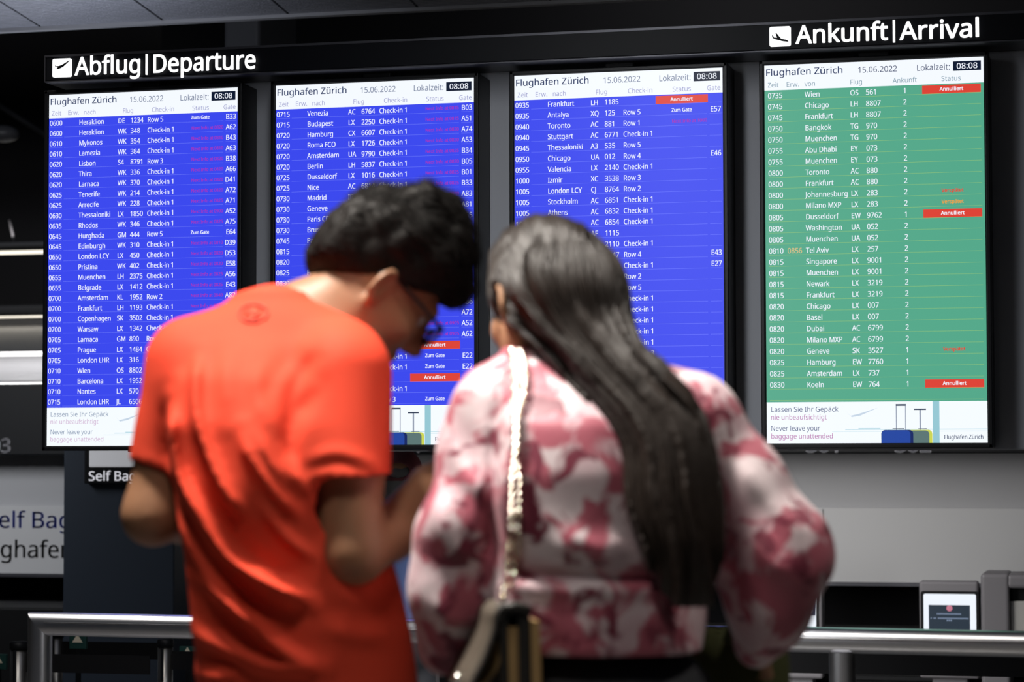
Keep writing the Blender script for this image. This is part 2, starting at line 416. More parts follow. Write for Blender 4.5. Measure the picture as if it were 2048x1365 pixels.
# ------------------------------------------------------------------ flight information boards
W, H = .6894, 1.2096
X0 = [0, .826, 1.6534, 2.4781]
C1 = 'Check-in 1'; N = lambda t: 'Next Info at ' + t; Z = 'Zum Gate'; AN = '!Annulliert'
S1 = [('0600','Heraklion','DE','1234','Row 5',Z,'B33'),('0600','Heraklion','WK','348',C1,N('0820'),'A62'),
 ('0610','Mykonos','WK','354',C1,N('0810'),'B43'),('0610','Lamezia','WK','384',C1,N('0810'),'A63'),
 ('0620','Lisbon','S4','8791','Row 3',N('0820'),'B38'),('0620','Thira','WK','336',C1,N('0820'),'A66'),
 ('0620','Larnaca','WK','370',C1,N('0820'),'D41'),('0625','Tenerife','WK','214',C1,N('0820'),'A72'),
 ('0625','Arrecife','WK','228',C1,N('0825'),'A71'),('0630','Thessaloniki','LX','1850',C1,N('0900'),'A52'),
 ('0635','Rhodos','WK','346',C1,N('0825'),'A75'),('0645','Hurghada','GM','444','Row 5',Z,'E64'),
 ('0645','Edinburgh','WK','310',C1,N('0810'),'D39'),('0650','London LCY','LX','450',C1,N('0820'),'D53'),
 ('0650','Pristina','WK','402',C1,N('0820'),'E58'),('0655','Muenchen','LH','2375',C1,N('0825'),'A56'),
 ('0655','Belgrade','LX','1412',C1,N('0825'),'E43'),('0700','Amsterdam','KL','1952','Row 2',N('0840'),'A82'),
 ('0700','Frankfurt','LH','1193',C1,N('0830'),'A73'),('0700','Copenhagen','SK','3502',C1,N('0820'),''),
 ('0700','Warsaw','LX','1342',C1,'',''),('0705','Larnaca','GM','890','Row 5','',''),
 ('0705','Prague','LX','1484',C1,'',''),('0705','London LHR','LX','316',C1,'',''),
 ('0710','Wien','OS','8802',C1,'',''),('0710','Barcelona','LX','1952',C1,'',''),
 ('0710','Nantes','LX','570',C1,'',''),('0715','London LHR','JL','6506','','','')]
S2 = [('0715','Venezia','AC','6764',C1,N('0815'),'B03'),('0715','Budapest','LX','2250',C1,N('0815'),'A51'),
 ('0720','Hamburg','CX','6607',C1,N('0820'),'A74'),('0720','Roma FCO','LX','1726',C1,N('0820'),'A53'),
 ('0720','Amsterdam','UA','9790',C1,N('0825'),'B34'),('0720','Berlin','LH','5837',C1,N('0820'),'B05'),
 ('0725','Dusseldorf','LX','1016',C1,N('0825'),'B01'),('0725','Nice','AC','6814',C1,N('0825'),'B33'),
 ('0730','Madrid','IB','3475','Row 2',N('0820'),'A83'),('0730','Geneve','EY','6733','',N('0830'),'A81'),
 ('0730','Paris CDG','','','',N('0830'),'A65'),('0730','Brussels','','','',N('0830'),'A71'),
 ('0745','Paris CDG','','','','','A85'),('0815','London','','','','','D39'),
 ('0820','Wien','','','','',''),('0825','Frankfurt','','','','','A55'),('0830','','','','','','B16'),
 ('0830','','','','','',''),('','','','','','','A86'),('','','','','','','A72'),('','','','','',N('0905'),'A52'),
 ('','','','','',N('0905'),'A62'),('','','','','',AN,''),('','','','',C1,Z,'E22'),('','','','',C1,Z,'E22'),
 ('','','','','',AN,''),('','','','',C1,'',''),('','','','','Row 3',Z,'')]
S3 = [('0935','Frankfurt','LH','1185','',AN,''),('0935','Antalya','XQ','125','Row 5',Z,'E57'),
 ('0940','Toronto','AC','881','Row 1',N('1000'),''),('0940','Stuttgart','AC','6771',C1,'',''),
 ('0945','Thessaloniki','A3','535','Row 5','',''),('0950','Chicago','UA','012','Row 4','','E46'),
 ('0955','Valencia','LX','2140',C1,'',''),('1000','Izmir','XC','3538','Row 3','',''),
 ('1005','London LCY','CJ','8764','Row 2','',''),('1005','Stockholm','AC','6851',C1,'',''),
 ('1005','Athens','AC','6832',C1,'',''),('1005','Oporto','AC','6854',C1,'',''),
 ('1010','','AF','1115','','',''),('1010','','LX','2110',C1,'',''),('','','','5047','Row 4','','E43'),
 ('','','','24',C1,'','E27'),('','','','','Row 2','',''),('','','','','Row 5','','')] + \
 [('','','','',C1,'','')]*5 + [('','','','','Check-in 3','','')] + [('',)*7]*4
S4 = [('0735','Wien','OS','561','1',AN),('0745','Chicago','LH','8807','2',''),('0745','Frankfurt','LH','8807','2',''),
 ('0750','Bangkok','TG','970','2',''),('0750','Muenchen','TG','970','2',''),('0755','Abu Dhabi','EY','073','2',''),
 ('0755','Muenchen','EY','073','2',''),('0800','Toronto','AC','880','2',''),('0800','Frankfurt','AC','880','2',''),
 ('0800','Johannesburg','LX','283','2','Verspätet'),('0800','Milano MXP','LX','283','2','~Verspätet'),
 ('0805','Dusseldorf','EW','9762','1',AN),('0805','Washington','UA','052','2',''),('0805','Muenchen','UA','052','2',''),
 ('0810','Tel Aviv','LX','257','2',''),('0815','Singapore','LX','9001','2',''),('0815','Muenchen','LX','9001','2',''),
 ('0815','Newark','LX','3219','2',''),('0815','Frankfurt','LX','3219','2',''),('0820','Chicago','LX','007','2',''),
 ('0820','Basel','LX','007','2',''),('0820','Dubai','AC','6799','2',''),('0820','Milano MXP','AC','6799','2',''),
 ('0820','Geneve','SK','3527','1','Verspätet'),('0825','Hamburg','EW','7760','1',''),('0825','Amsterdam','LX','737','1',''),
 ('0830','Koeln','EW','764','1',''+AN),('',)*6]
CAPR = .0139*H
def board(idx, rows, arrival, label):
    root = empty('information_display', (X0[idx]+W/2, 0, SCREEN_Z))
    tag(root, label, 'display', 'flight boards hung in a row')
    U = lambda u: (u-.5)*W
    V = lambda v: (1-v)*H
    mb = MB(); bz = .016
    mb.box((-W/2-bz, .002, -bz), (W/2+bz, .15, H+bz), M['casing'], .005)
    for s_ in (-1, 1):                                         # raised bezel round the glass
        mb.box((s_*(W/2+bz/2+.0015)-bz/2+.001, -.006, -bz), (s_*(W/2+bz/2+.0015)+bz/2-.001, .02, H+bz), M['casing'], .003)
    mb.box((-W/2-bz, -.006, -bz), (W/2+bz, .02, -.002), M['casing'], .003)
    mb.box((-W/2-bz, -.006, H+.002), (W/2+bz, .02, H+bz), M['casing'], .003)
    mb.build('casing', root)
    mb = MB(); mb.box((-.05, .03, H+.016), (.05, .09, H+.05), M['black'], .006); mb.build('bracket', root)
    mb = MB(); base = M['green'] if arrival else M['blue']
    mb.poly([(U(0), 0, V(.892)), (U(1), 0, V(.892)), (U(1), 0, V(.067)), (U(0), 0, V(.067))], base)
    scr = mb.build('screen', root)
    mb = MB(); mb.poly([(U(0), 0, V(.067)), (U(1), 0, V(.067)), (U(1), 0, H), (U(0), 0, H)], M['head']); mb.build('header_band', scr)
    mb = MB(); y = -.0008
    text(mb, 'Flughafen Zürich', U(.0045), V(.0283), .0178*H, M['t_navy'], wt=1, Y=y, fit=.3605*W)
    mb.build('header_lettering', scr)
    mb = MB(); mc = M['t_navy'] if arrival else M['t_grey']
    text(mb, '15.06.2022', U(.431), V(.0295), .0155*H, mc, Y=y, fit=.181*W)
    text(mb, 'Lokalzeit:', U(.6985), V(.0305), .0160*H, mc, Y=y, fit=.153*W); mb.build('date_lettering', scr)
    mb = MB(); mb.poly([(U(.8635), y*.7, V(.0343)), (U(.989), y*.7, V(.0343)), (U(.989), y*.7, V(.0094)), (U(.8635), y*.7, V(.0094))], M['t_clock'])
    text(mb, '08:08', U(.879), V(.0292), .0148*H, M['t_white'], wt=1, Y=y*1.6, fit=.0955*W); mb.build('clock', scr)
    mb = MB(); hc = M['t_sage'] if arrival else M['t_lav']; cap = .0128*H
    cols = [('Zeit', .0148, .052), ('Erw.', .1008, .062), ('von' if arrival else 'nach', .186, .051 if arrival else .067), ('Flug', .395, .058)]
    cols += [('Ankunft', .5906, .110), ('Status', .8099, .089)] if arrival else [('Check-in', .5496, .1205), ('Status', .763, .089), ('Gate', .926, .065)]
    for s_, u, wd in cols: mb = MB(); text(mb, s_, U(u), V(.0590 + .001*u), cap, hc, Y=y, fit=wd*W); mb.build('column_lettering', scr)
    pit = .02944; lines = MB(); stats = []; cm = [MB() for _ in range(7)]; tw = M['t_white']; bars = []
    tx = dict(Y=y, wt=1, sx=1.0)
    for i, r_ in enumerate(rows):
        vb = .0880 + i*pit; yl = .0922 + i*pit; us = .0151 if arrival else .0042
        if arrival: ua, un, ut, c5, cf = .1866, .3953, .4669, .6455, .8555
        else: ua, un, ut, c5, cf = .162, .3706, .4375, .5272, .8065
        segs = ((us, .987),) if arrival else ((us, .073), (.082, .926), (.938, .994))
        for a, b in segs:
            lines.poly([(U(a), -.0004, V(yl+.0004)), (U(b), -.0004, V(yl+.0004)), (U(b), -.0004, V(yl-.0004)), (U(a), -.0004, V(yl-.0004))],
                       M['l_green'] if arrival else M['l_blue'])
        if r_[0]: text(cm[0], r_[0], U(us), V(vb), CAPR, tw, fit=.0686*W, Y=y, wt=1)
        if arrival and r_[1] == 'Tel Aviv': text(cm[6], '0856', U(.1017), V(vb), CAPR, M['t_peach'], fit=.0686*W, Y=y, wt=0)
        if r_[1]: text(cm[1], r_[1], U(ua), V(vb), CAPR, tw, sx=SXN, Y=y, wt=1)
        if r_[2]: text(cm[2], r_[2], U(un), V(vb), CAPR, tw, sx=SXN, Y=y, wt=1)
        if r_[3]: text(cm[3], r_[3], U(ut) if len(r_[3]) > 2 else U(ut+.035), V(vb), CAPR, tw, sx=SXD, Y=y, wt=1)
        if r_[4]: text(cm[4], r_[4], U(c5), V(vb), CAPR, tw, sx=SXN, Y=y, wt=1, align='C' if arrival else 'L')
        st = r_[5]; stat = MB()
        if st.startswith('!'):
            b = MB(); a0, a1 = (.7233, .9872) if arrival else (.6832, .931)
            vt, vv = yl-.0222, yl-.0004
            b.poly([(U(a0), -.0006, V(vv)), (U(a1), -.0006, V(vv)), (U(a1), -.0006, V(vt)), (U(a0), -.0006, V(vt))], M['t_red'])
            text(b, st[1:], U(cf), V(vb-.0030), .0093*H, tw, fit=.106*W, align='C', Y=y*1.5, wt=2); bars.append(b)
        elif st == Z: text(stat, st, U(cf), V(vb-.0035), .0096*H, tw, fit=.097*W, align='C', Y=y, wt=2)
        elif st.startswith('Next'): text(stat, st, U(.7595), V(vb-.0035), .0088*H, M['t_mag'], fit=.167*W, Y=y, wt=1)
        elif st.startswith('~'): text(stat, st[1:], U(cf), V(vb-.0035), .0093*H, M['t_orange'], fit=.099*W, align='C', Y=y, wt=2)
        elif st: text(stat, st, U(cf), V(vb-.0035), .0093*H, M['t_red'], fit=.099*W, align='C', Y=y, wt=2)
        if stat.v: stats.append(stat)
        if not arrival and r_[6]: text(cm[5], r_[6], U(.993), V(vb-.0005), CAPR, tw, sx=SXD, Y=y, wt=1, align='R')
    lines.build('row_lines', scr)
    for q, nm in zip(cm, ('time_lettering', 'city_lettering', 'airline_lettering', 'flight_number_lettering', 'terminal_lettering' if arrival else 'check_in_lettering', 'gate_lettering', 'expected_time_lettering')):
        if q.v: q.build(nm, scr)
    for q in stats: q.build('status_lettering', scr)
    for b in bars: b.build('cancellation_bar', scr)
    # advert strip along the foot
    ad = MB(); ad.poly([(U(0), 0, 0), (U(1), 0, 0), (U(1), 0, V(.892)), (U(0), 0, V(.892))], M['ad'])
    q = lambda u0, v0, u1, v1, m, yy: ad.poly([(U(u0), yy, V(v1)), (U(u1), yy, V(v1)), (U(u1), yy, V(v0)), (U(u0), yy, V(v0))], m)
    q(.36, .9635, 1, .9655, M['a_sea'], -.0002); q(.30, .969, 1, .970, M['a_sea'], -.0002); q(.42, .9610, .52, .9640, M['a_sea'], -.0003)
    q(.756, .892, .786, 1, M['a_teal'], -.0003)
    ad.poly([(U(a), -.0003, V(b)) for a, b in ((.366, .9184), (.385, .9285), (.42, .924), (.51, .908), (.43, .928), (.39, .932))], M['a_plane'])
    def rr(u0, v0, u1, v1, m, yy, rad=.012):
        pts = []; x0_, x1_, z0_, z1_ = U(u0), U(u1), V(v1), V(v0)
        for cx, cz, a0 in ((x1_-rad, z1_-rad, 0), (x0_+rad, z1_-rad, 90)):
            for k in range(5):
                a = R(a0+k*22.5); pts.append((cx+rad*math.cos(a), yy, cz+rad*math.sin(a)))
        pts += [(x0_, yy, z0_), (x1_, yy, z0_)]; ad.poly(pts, m)
    rr(.64, .966, .7535, 1, M['a_yel'], -.0003); rr(.645, .9675, .740, 1, M['a_grey'], -.0004)
    rr(.5235, .966, .668, 1, M['a_blue2'], -.0005); rr(.525, .967, .655, 1, M['a_blue'], -.0006)
    for a, b, c, d, m in ((.590, .899, .636, .9035, 'a_handle'), (.590, .903, .5945, .966, 'a_rod'), (.632, .903, .636, .966, 'a_rod'),
                          (.6722, .911, .7263, .9145, 'a_handle'), (.696, .9145, .7035, .966, 'a_rod'), (.575, .962, .628, .964, 'a_handle'), (.69, .9625, .73, .9645, 'a_handle')):
        q(a, b, c, d, M[m], -.0007)
    adv = ad.build('advert_strip', scr)
    n1, p1 = (M['a_navy2'], M['a_pink2']) if idx in (0, 1) else (M['a_navy'], M['a_pink'])
    ac = .0128*H
    for s_, v, wd, m in (('Lassen Sie Ihr Gepäck', .9171, .312, n1), ('nie unbeaufsichtigt', .9378, .2585, p1), ('Never leave your', .9668, .228, n1), ('baggage unattended', .9875, .287, p1)):
        lt = MB(); text(lt, s_, U(.0182), V(v), ac, m, fit=wd*W, Y=-.0008); lt.build('advert_lettering', scr)
    lt = MB(); text(lt, 'Flughafen Zürich', U(.806), V(.9900), .0108*H, M['t_navy'], fit=.176*W, Y=-.0008, wt=1)
    lt.build('advert_lettering', scr)
    return root
kk = CAPR/GLY['cap']
nat = lambda s_: sum(GLY[(c, 'adv')] for c in s_)*kk
SXN = .1727*W/nat('Thessaloniki')*.995; SXD = .0693*W/nat('1185')*1.0
board(0, S1, False, 'blue departure board at the far left, listing 0600 to 0715 flights')
board(1, S2, False, 'blue departure board half hidden by the man, listing 0715 flights on top')
board(2, S3, False, 'blue departure board behind the woman, starting with a cancelled 0935 flight')
board(3, S4, True, 'green arrival board under the arrival sign at the right')

# fascia with the two lit signs; grey back panel that carries the boards
st = empty('sign_beam', (1.7, .1, 2.6)); b0 = np.array(st.location)
tag(st, 'long black sign beam running above the row of flight boards', 'beam')
YS = -.07
fz1 = at_y(91, 112, YS)[2]; fz0 = at_y(91, 163, YS)[2]; fx0 = at_y(91, 140, YS)[0]; fx1 = at_y(2300, 60, YS)[0]
mb = MB(); mb.box((fx0, YS, fz0), (fx1, .14, fz1), M['fascia'], .004)
mb.box((fx0-.002, YS-.003, fz1-.006), (fx1, YS+.004, fz1+.002), M['edge']); mb.box((fx0-.002, YS-.002, fz0-.004), (fx1, .1, fz0+.0), M['edge'])
mb.box((fx0-.004, YS-.002, fz0), (fx0, .14, fz1), M['edge'])
mb.build('beam_box', st, -b0)
mb = MB(); px0 = at_y(486, 500, .16)[0]; zb0 = at_y(1000, 903, .16)[2]
mb.box((px0-.42, .155, zb0), (fx1, .22, fz0+.03), M['grey_panel'], .004)
struct(mb, 'wall_board_panel')
def rrect(mb, x0, z0, x1, z1, y, rad, m, th=.004):
    pts = []
    for cx, cz, a0 in ((x1-rad, z1-rad, 0), (x0+rad, z1-rad, 90), (x0+rad, z0+rad, 180), (x1-rad, z0+rad, 270)):
        for k in range(5):
            a = R(a0+k*22.5); pts.append((cx+rad*math.cos(a), y, cz+rad*math.sin(a)))
    mb.prism(pts, th, m)
DEP = [(.13,.66),(.17,.56),(.30,.53),(.22,.46),(.27,.43),(.42,.47),(.58,.55),(.93,.86),(.90,.88),(.52,.66),(.36,.61),(.22,.60)]
ARR = [(.12,.56),(.15,.43),(.30,.35),(.60,.25),(.86,.20),(.91,.24),(.80,.31),(.56,.38),(.34,.68),(.29,.68),(.36,.44),(.23,.45),(.16,.58)]
def sign(label, ic, t0, t1, bar, words, glyph, cap_px):
    a = at_y(ic[0], ic[3], YS); b = at_y(ic[1], ic[2], YS); y = YS-.012
    root = empty('direction_sign', ((a[0]+b[0])/2, YS, a[2])); o0 = np.array(root.location); tag(root, label, 'sign', 'lit signs above the flight boards')
    mb = MB(); rrect(mb, a[0], a[2], b[0], b[2], y, .006, M['lit_white'], .008); mb.build('icon_panel', root, -o0)
    s = b[0]-a[0]; h = b[2]-a[2]
    mb = MB(); mb.prism([(a[0]+p[0]*s, y-.002, a[2]+p[1]*h) for p in glyph], .002, M['fascia']); mb.build('aircraft_icon', root, -o0)
    e = .0016; sp = [(e*math.cos(k*math.pi/4), e*math.sin(k*math.pi/4)) for k in range(8)] + [(0, 0)]
    c = np.linalg.norm(at_y(t0[0], t0[1], YS)-at_y(t0[0], t0[1]-cap_px, YS))-2*e
    for wd, p, q in ((words[0], t0, t1[0]), (words[1], t1[1], t1[2])):
        mb = MB(); l = at_y(p[0], p[1], YS); r_ = at_y(q[0], q[1], YS)
        text(mb, wd, l[0]+e, l[2]+e, c, M['lit_white'], wt=2, Y=y, fit=r_[0]-l[0]-e, spread=sp); mb.build('lettering', root, -o0)
    l = at_y(bar[0], bar[2], YS); u = at_y(bar[1], bar[3], YS)
    mb = MB(); mb.box((l[0], y, l[2]), (u[0], y+.005, u[2]), M['lit_white']); mb.build('divider', root, -o0)
sign('lit white departure lettering and take-off icon on the black beam', (107.5, 145, 117.5, 156), (152, 152.5), ((286, 147), (305, 147.5), (515, 139)), (293.5, 297, 150.5, 109), ('Abflug', 'Departure'), DEP, 37)
sign('lit white arrival lettering and landing icon on the black beam', (1540, 1582, 53.5, 94.5), (1592, 89.5), ((1777, 82), (1799.5, 82), (1962, 74.5)), (1786.5, 1790.5, 86, 41), ('Ankunft', 'Arrival'), ARR, 37)

# ------------------------------------------------------------------ steel barrier rail, queue posts, signs below
RZ = .735
a = at_z(63, 1227, RZ+.03); b = at_z(2048, 1265, RZ+.03)
dr = (b-a)/np.linalg.norm(b-a); end = a + dr*(np.linalg.norm(b-a)+1.5); a = a+dr*.028
rail = empty('barrier_rail', (a[0], a[1], 0)); b0 = np.array([a[0], a[1], 0]); tag(rail, 'brushed steel barrier rail with a mitred corner in front of the counters', 'railing')
nr = np.array([-dr[1], dr[0], 0])
def profile(mb, p0, p1, up, m, mitre0=None):
    """rounded handrail section swept along p0-p1 with a shallow groove on the near side"""
    d = (p1-p0)/np.linalg.norm(p1-p0); side = np.cross(d, up)
    pts = []
    for k in range(28):
        th = 2*math.pi*k/28; c, s = math.cos(th), math.sin(th)
        r_ = .031 if abs(s) > 0 else .031
        x, y = .031*np.sign(c)*abs(c)**.75, .033*np.sign(s)*abs(s)**.8
        pts.append(side*x + up*y)
    n = len(pts); vs = [p0+q for q in pts]+[p1+q for q in pts]
    if mitre0 is not None:
        vs[:n] = [p0+q+d*(mitre0*np.dot(q, up)) for q in pts]
    mb.add(vs, [(k, (k+1) % n, n+(k+1) % n, n+k) for k in range(n)], m, True)
    mb.add(vs, [tuple(range(n-1, -1, -1)), tuple(range(n, 2*n))], m)
upz = np.array([0, 0, 1.])
top0 = np.array([a[0], a[1], RZ]); top1 = np.array([end[0], end[1], RZ])
mb = MB(); profile(mb, top0, top1, upz, M['steel'], -1.)
mb.build('handrail', rail, -b0)
mb = MB(); mb.tube([top0-nr*.034+upz*.006+dr*.03, top1-nr*.034+upz*.006], .0022, M['steel'], 8); mb.build('rail_bead', rail, -b0)
mb = MB(); profile(mb, top0*np.array([1, 1, 1]), np.array([a[0], a[1], 0]), -dr, M['steel'], -1.); mb.build('post', rail, -b0)
for t in (2.3,):
    p = top0+dr*t; mb = MB(); profile(mb, np.array([p[0], p[1], RZ-.03]), np.array([p[0], p[1], 0]), -dr, M['steel']); mb.build('post', rail, -b0)

def queue_post(px, py_top, width_px, Y, label, belt_to=None, b0=.045, b1=.115):
    t = at_y(px, py_top, Y); rr_ = width_px/2/F_PX*np.dot(t-CAM, FW)
    root = empty('queue_post', (t[0], t[1], 0)); tag(root, label, 'queue post', 'belt barrier posts behind the rail')
    mb = MB(); mb.tube([(0, 0, .02), (0, 0, t[2]-.03)], rr_, M['steel_dull'], 18); mb.build('post', root)
    mb = MB(); mb.tube([(0, 0, t[2]-.03), (0, 0, t[2]-.004), (0, 0, t[2])], [rr_*1.12, rr_*1.12, rr_*.95], M['black'], 18)
    mb.box((-rr_*.3, -rr_*1.1, t[2]-.16), (rr_*.15, -rr_*.85, t[2]-.03), M['black'], .004); mb.build('cap', root)
    mb = MB(); mb.tube([(0, 0, 0), (0, 0, .012), (0, 0, .03)], [.17, .17, .04], M['black'], 24); mb.build('base', root)
    if belt_to:
        u = at_y(belt_to, py_top+22, Y); mb = MB(); L = u[0]-t[0]
        mb.box((rr_ if L > 0 else L, -.002, t[2]-b1), (L if L > 0 else -rr_, .002, t[2]-b0), M['belt']); mb.build('belt', root)
    return root
queue_post(38, 1284, 34, .9, 'steel queue post with a slotted black cap left of the rail end', 300)
queue_post(331, 1279, 30, 1.0, 'short steel queue post close to the man, behind the rail', 640)
queue_post(113, 1262, 26, 1.9, 'dull steel queue post seen through the rail corner', 320)
queue_post(1500, 1282, 30, 1.2, 'steel queue post behind the woman, under the rail', 2150, .012, .115)
def arrow_sign(px, py, Y, label):
    t = at_y(px, py, Y); root = empty('arrow_sign', tuple(t)); tag(root, label, 'sign', 'small teal arrow signs'); k = np.dot(t-CAM, FW)/F_PX
    mb = MB(); mb.box((-18*k, 0, -22*k), (18*k, .02, 9*k), M['teal'], .003); mb.build('board', root)
    mb = MB(); mb.prism([(-11*k, -.003, -9*k), (11*k, -.003, -9*k), (0, -.003, 8*k)], .004, M['cream']); mb.build('arrow', root)
    mb = MB(); mb.box((-.01, .005, -t[2]), (.01, .015, -22*k), M['black']); mb.build('stem', root)
arrow_sign(155, 1277, 1.6, 'teal sign with a cream triangle seen under the left of the rail')
arrow_sign(375, 1303, 1.55, 'teal sign with a cream triangle close to the red shirt')
arrow_sign(-5, 1318, 1.6, 'teal sign with a cream triangle cut by the left edge')

# ------------------------------------------------------------------ self-service kiosks behind the rail
def kiosk(px0, px1, py_top, Y, label, sx0, sx1, sy0, kind):
    a = at_y(px0, py_top, Y); b = at_y(px1, py_top, Y); cx = (a[0]+b[0])/2; w2 = (b[0]-a[0])/2
    root = empty('check_in_kiosk', (cx, Y, 0)); tag(root, label, 'kiosk', 'self-service kiosks')
    t = a[2]; mb = MB(); mb.box((-w2, 0, t-.42), (w2, .10, t), M['kiosk'], .012); mb.build('head', root)
    mb = MB(); mb.box((-w2*.6, .03, .02), (w2*.6, .14, t-.40), M['kiosk'], .01); mb.build('pedestal', root)
    mb = MB(); mb.box((-w2*1.1, -.1, 0), (w2*1.1, .2, .025), M['black'], .005); mb.build('base', root)
    s0 = at_y(sx0, sy0, Y)-np.array([cx, 0, 0]); s1 = at_y(sx1, sy0, Y)-np.array([cx, 0, 0]); wd = s1[0]-s0[0]; z1 = s0[2]; z0 = z1-wd*1.02
    mb = MB(); rrect(mb, s0[0]-.012, z0-.012, s1[0]+.012, z1+.012, -.004, .012, M['black'], .006); mb.build('bezel', root)
    mb = MB(); rrect(mb, s0[0], z0, s1[0], z1, -.006, .008, KW, .003); sc = mb.build('screen', root)
    mb = MB(); X = lambda u: s0[0]+u*wd; Zf = lambda v: z1-v*wd
    if kind == 0:
        mb.box((X(.10), -.0075, z0), (X(.885), -.006, Zf(.215)), KD)
        mb.build('dialog_panel', sc)
        mb = MB(); mb.ball((X(.495), -.008, Zf(.275)), (.058*wd, .002, .058*wd), KR); mb.build('warning_icon', sc)
        mb = MB()
        for v, u0, u1 in ((.385, .255, .72), (.47, .135, .86), (.51, .44, .55)):
            n = max(2, int((u1-u0)*36))
            for k in range(n):
                if random.random() < .88: mb.box((X(u0+(u1-u0)*k/n), -.009, Zf(v+.014)), (X(u0+(u1-u0)*(k+.72)/n), -.007, Zf(v-.014)), KT)
        mb.build('message_lines', sc)
    else:
        mb.box((X(0.02), -.0075, Zf(.62)), (X(.98), -.006, Zf(.0)), KB); mb.build('dialog_panel', sc)
        if kind == 1:
            mb = MB(); mb.tube([(X(.92), -.009, Zf(.10)), (X(.80), -.009, Zf(.33)), (X(.74), -.009, Zf(.48))], .007, KT2, 10)
            mb.ball((X(.80), -.009, Zf(.49)), (.020, .003, .020), KT2); mb.build('digit', sc)
    return root
KW = glow('kiosk_screen_white', (240, 246, 255), 1, True); KD = glow('kiosk_dialog_slate', (40, 52, 64)); KR = glow('kiosk_icon_red', (196, 120, 140))
KT = glow('kiosk_text_pale', (120, 136, 160)); KB = glow('kiosk_screen_navy', (14, 40, 74)); KT2 = glow('kiosk_digit_pale', (190, 205, 225))
kiosk(1838, 1956, 1163, 3.0, 'grey kiosk with a lit white screen showing a dark message, right of the woman', 1847, 1952, 1188, 0)
kiosk(1540, 1644, 1166, 3.0, 'kiosk with a dark blue screen half hidden by the elbow of the woman', 1548, 1632, 1178, 1)
kiosk(780, 884, 1100, 3.0, 'kiosk seen in the gap between the man and the woman', 791, 872, 1118, 2)
a = at_y(1961, 1148, 2.85); b = at_y(2180, 1148, 2.85)
root = empty('bag_drop_machine', ((a[0]+b[0])/2, 2.85, 0)); b0 = np.array(root.location); tag(root, 'grey bag drop machine with a dark slot at the right edge', 'machine')
mb = MB(); zt = a[2]; mb.box((a[0], 2.85, 0), (at_y(2019, 1200, 2.85)[0], 3.2, zt), M['kiosk'], .015)
mb.box((at_y(2014, 1178, 2.85)[0], 2.853, at_y(2030, 1178, 2.85)[2]), (b[0], 3.2, zt-.004), M['kiosk'], .015); mb.build('housing', root, -b0)
mb = MB(); mb.box((at_y(2017, 1200, 2.9)[0], 2.92, at_y(2030, 1203, 2.9)[2]), (b[0], 3.1, at_y(2030, 1176, 2.9)[2]), M['dark']); mb.build('slot', root, -b0)
mb = MB(); mb.box((at_y(2016, 1200, 2.89)[0], 2.89, .3), (b[0], 3.1, at_y(2030, 1203, 2.89)[2]), M['kiosk_pale'], .004); mb.build('panel', root, -b0)
a = at_y(1925, 1358, 3.2); b = at_y(2024, 1324, 3.2)
mb = MB(); mb.box((a[0], 3.2, a[2]), (b[0], 3.3, b[2]), M['kiosk'], .006); mb.box((a[0]+.03, 3.195, a[2]+.03), (b[0]-.03, 3.205, a[2]+.045), M['black'])
o = mb.build('wall_box'); tag(o, 'small grey box fixed to the dark counter front under the rail', 'box')

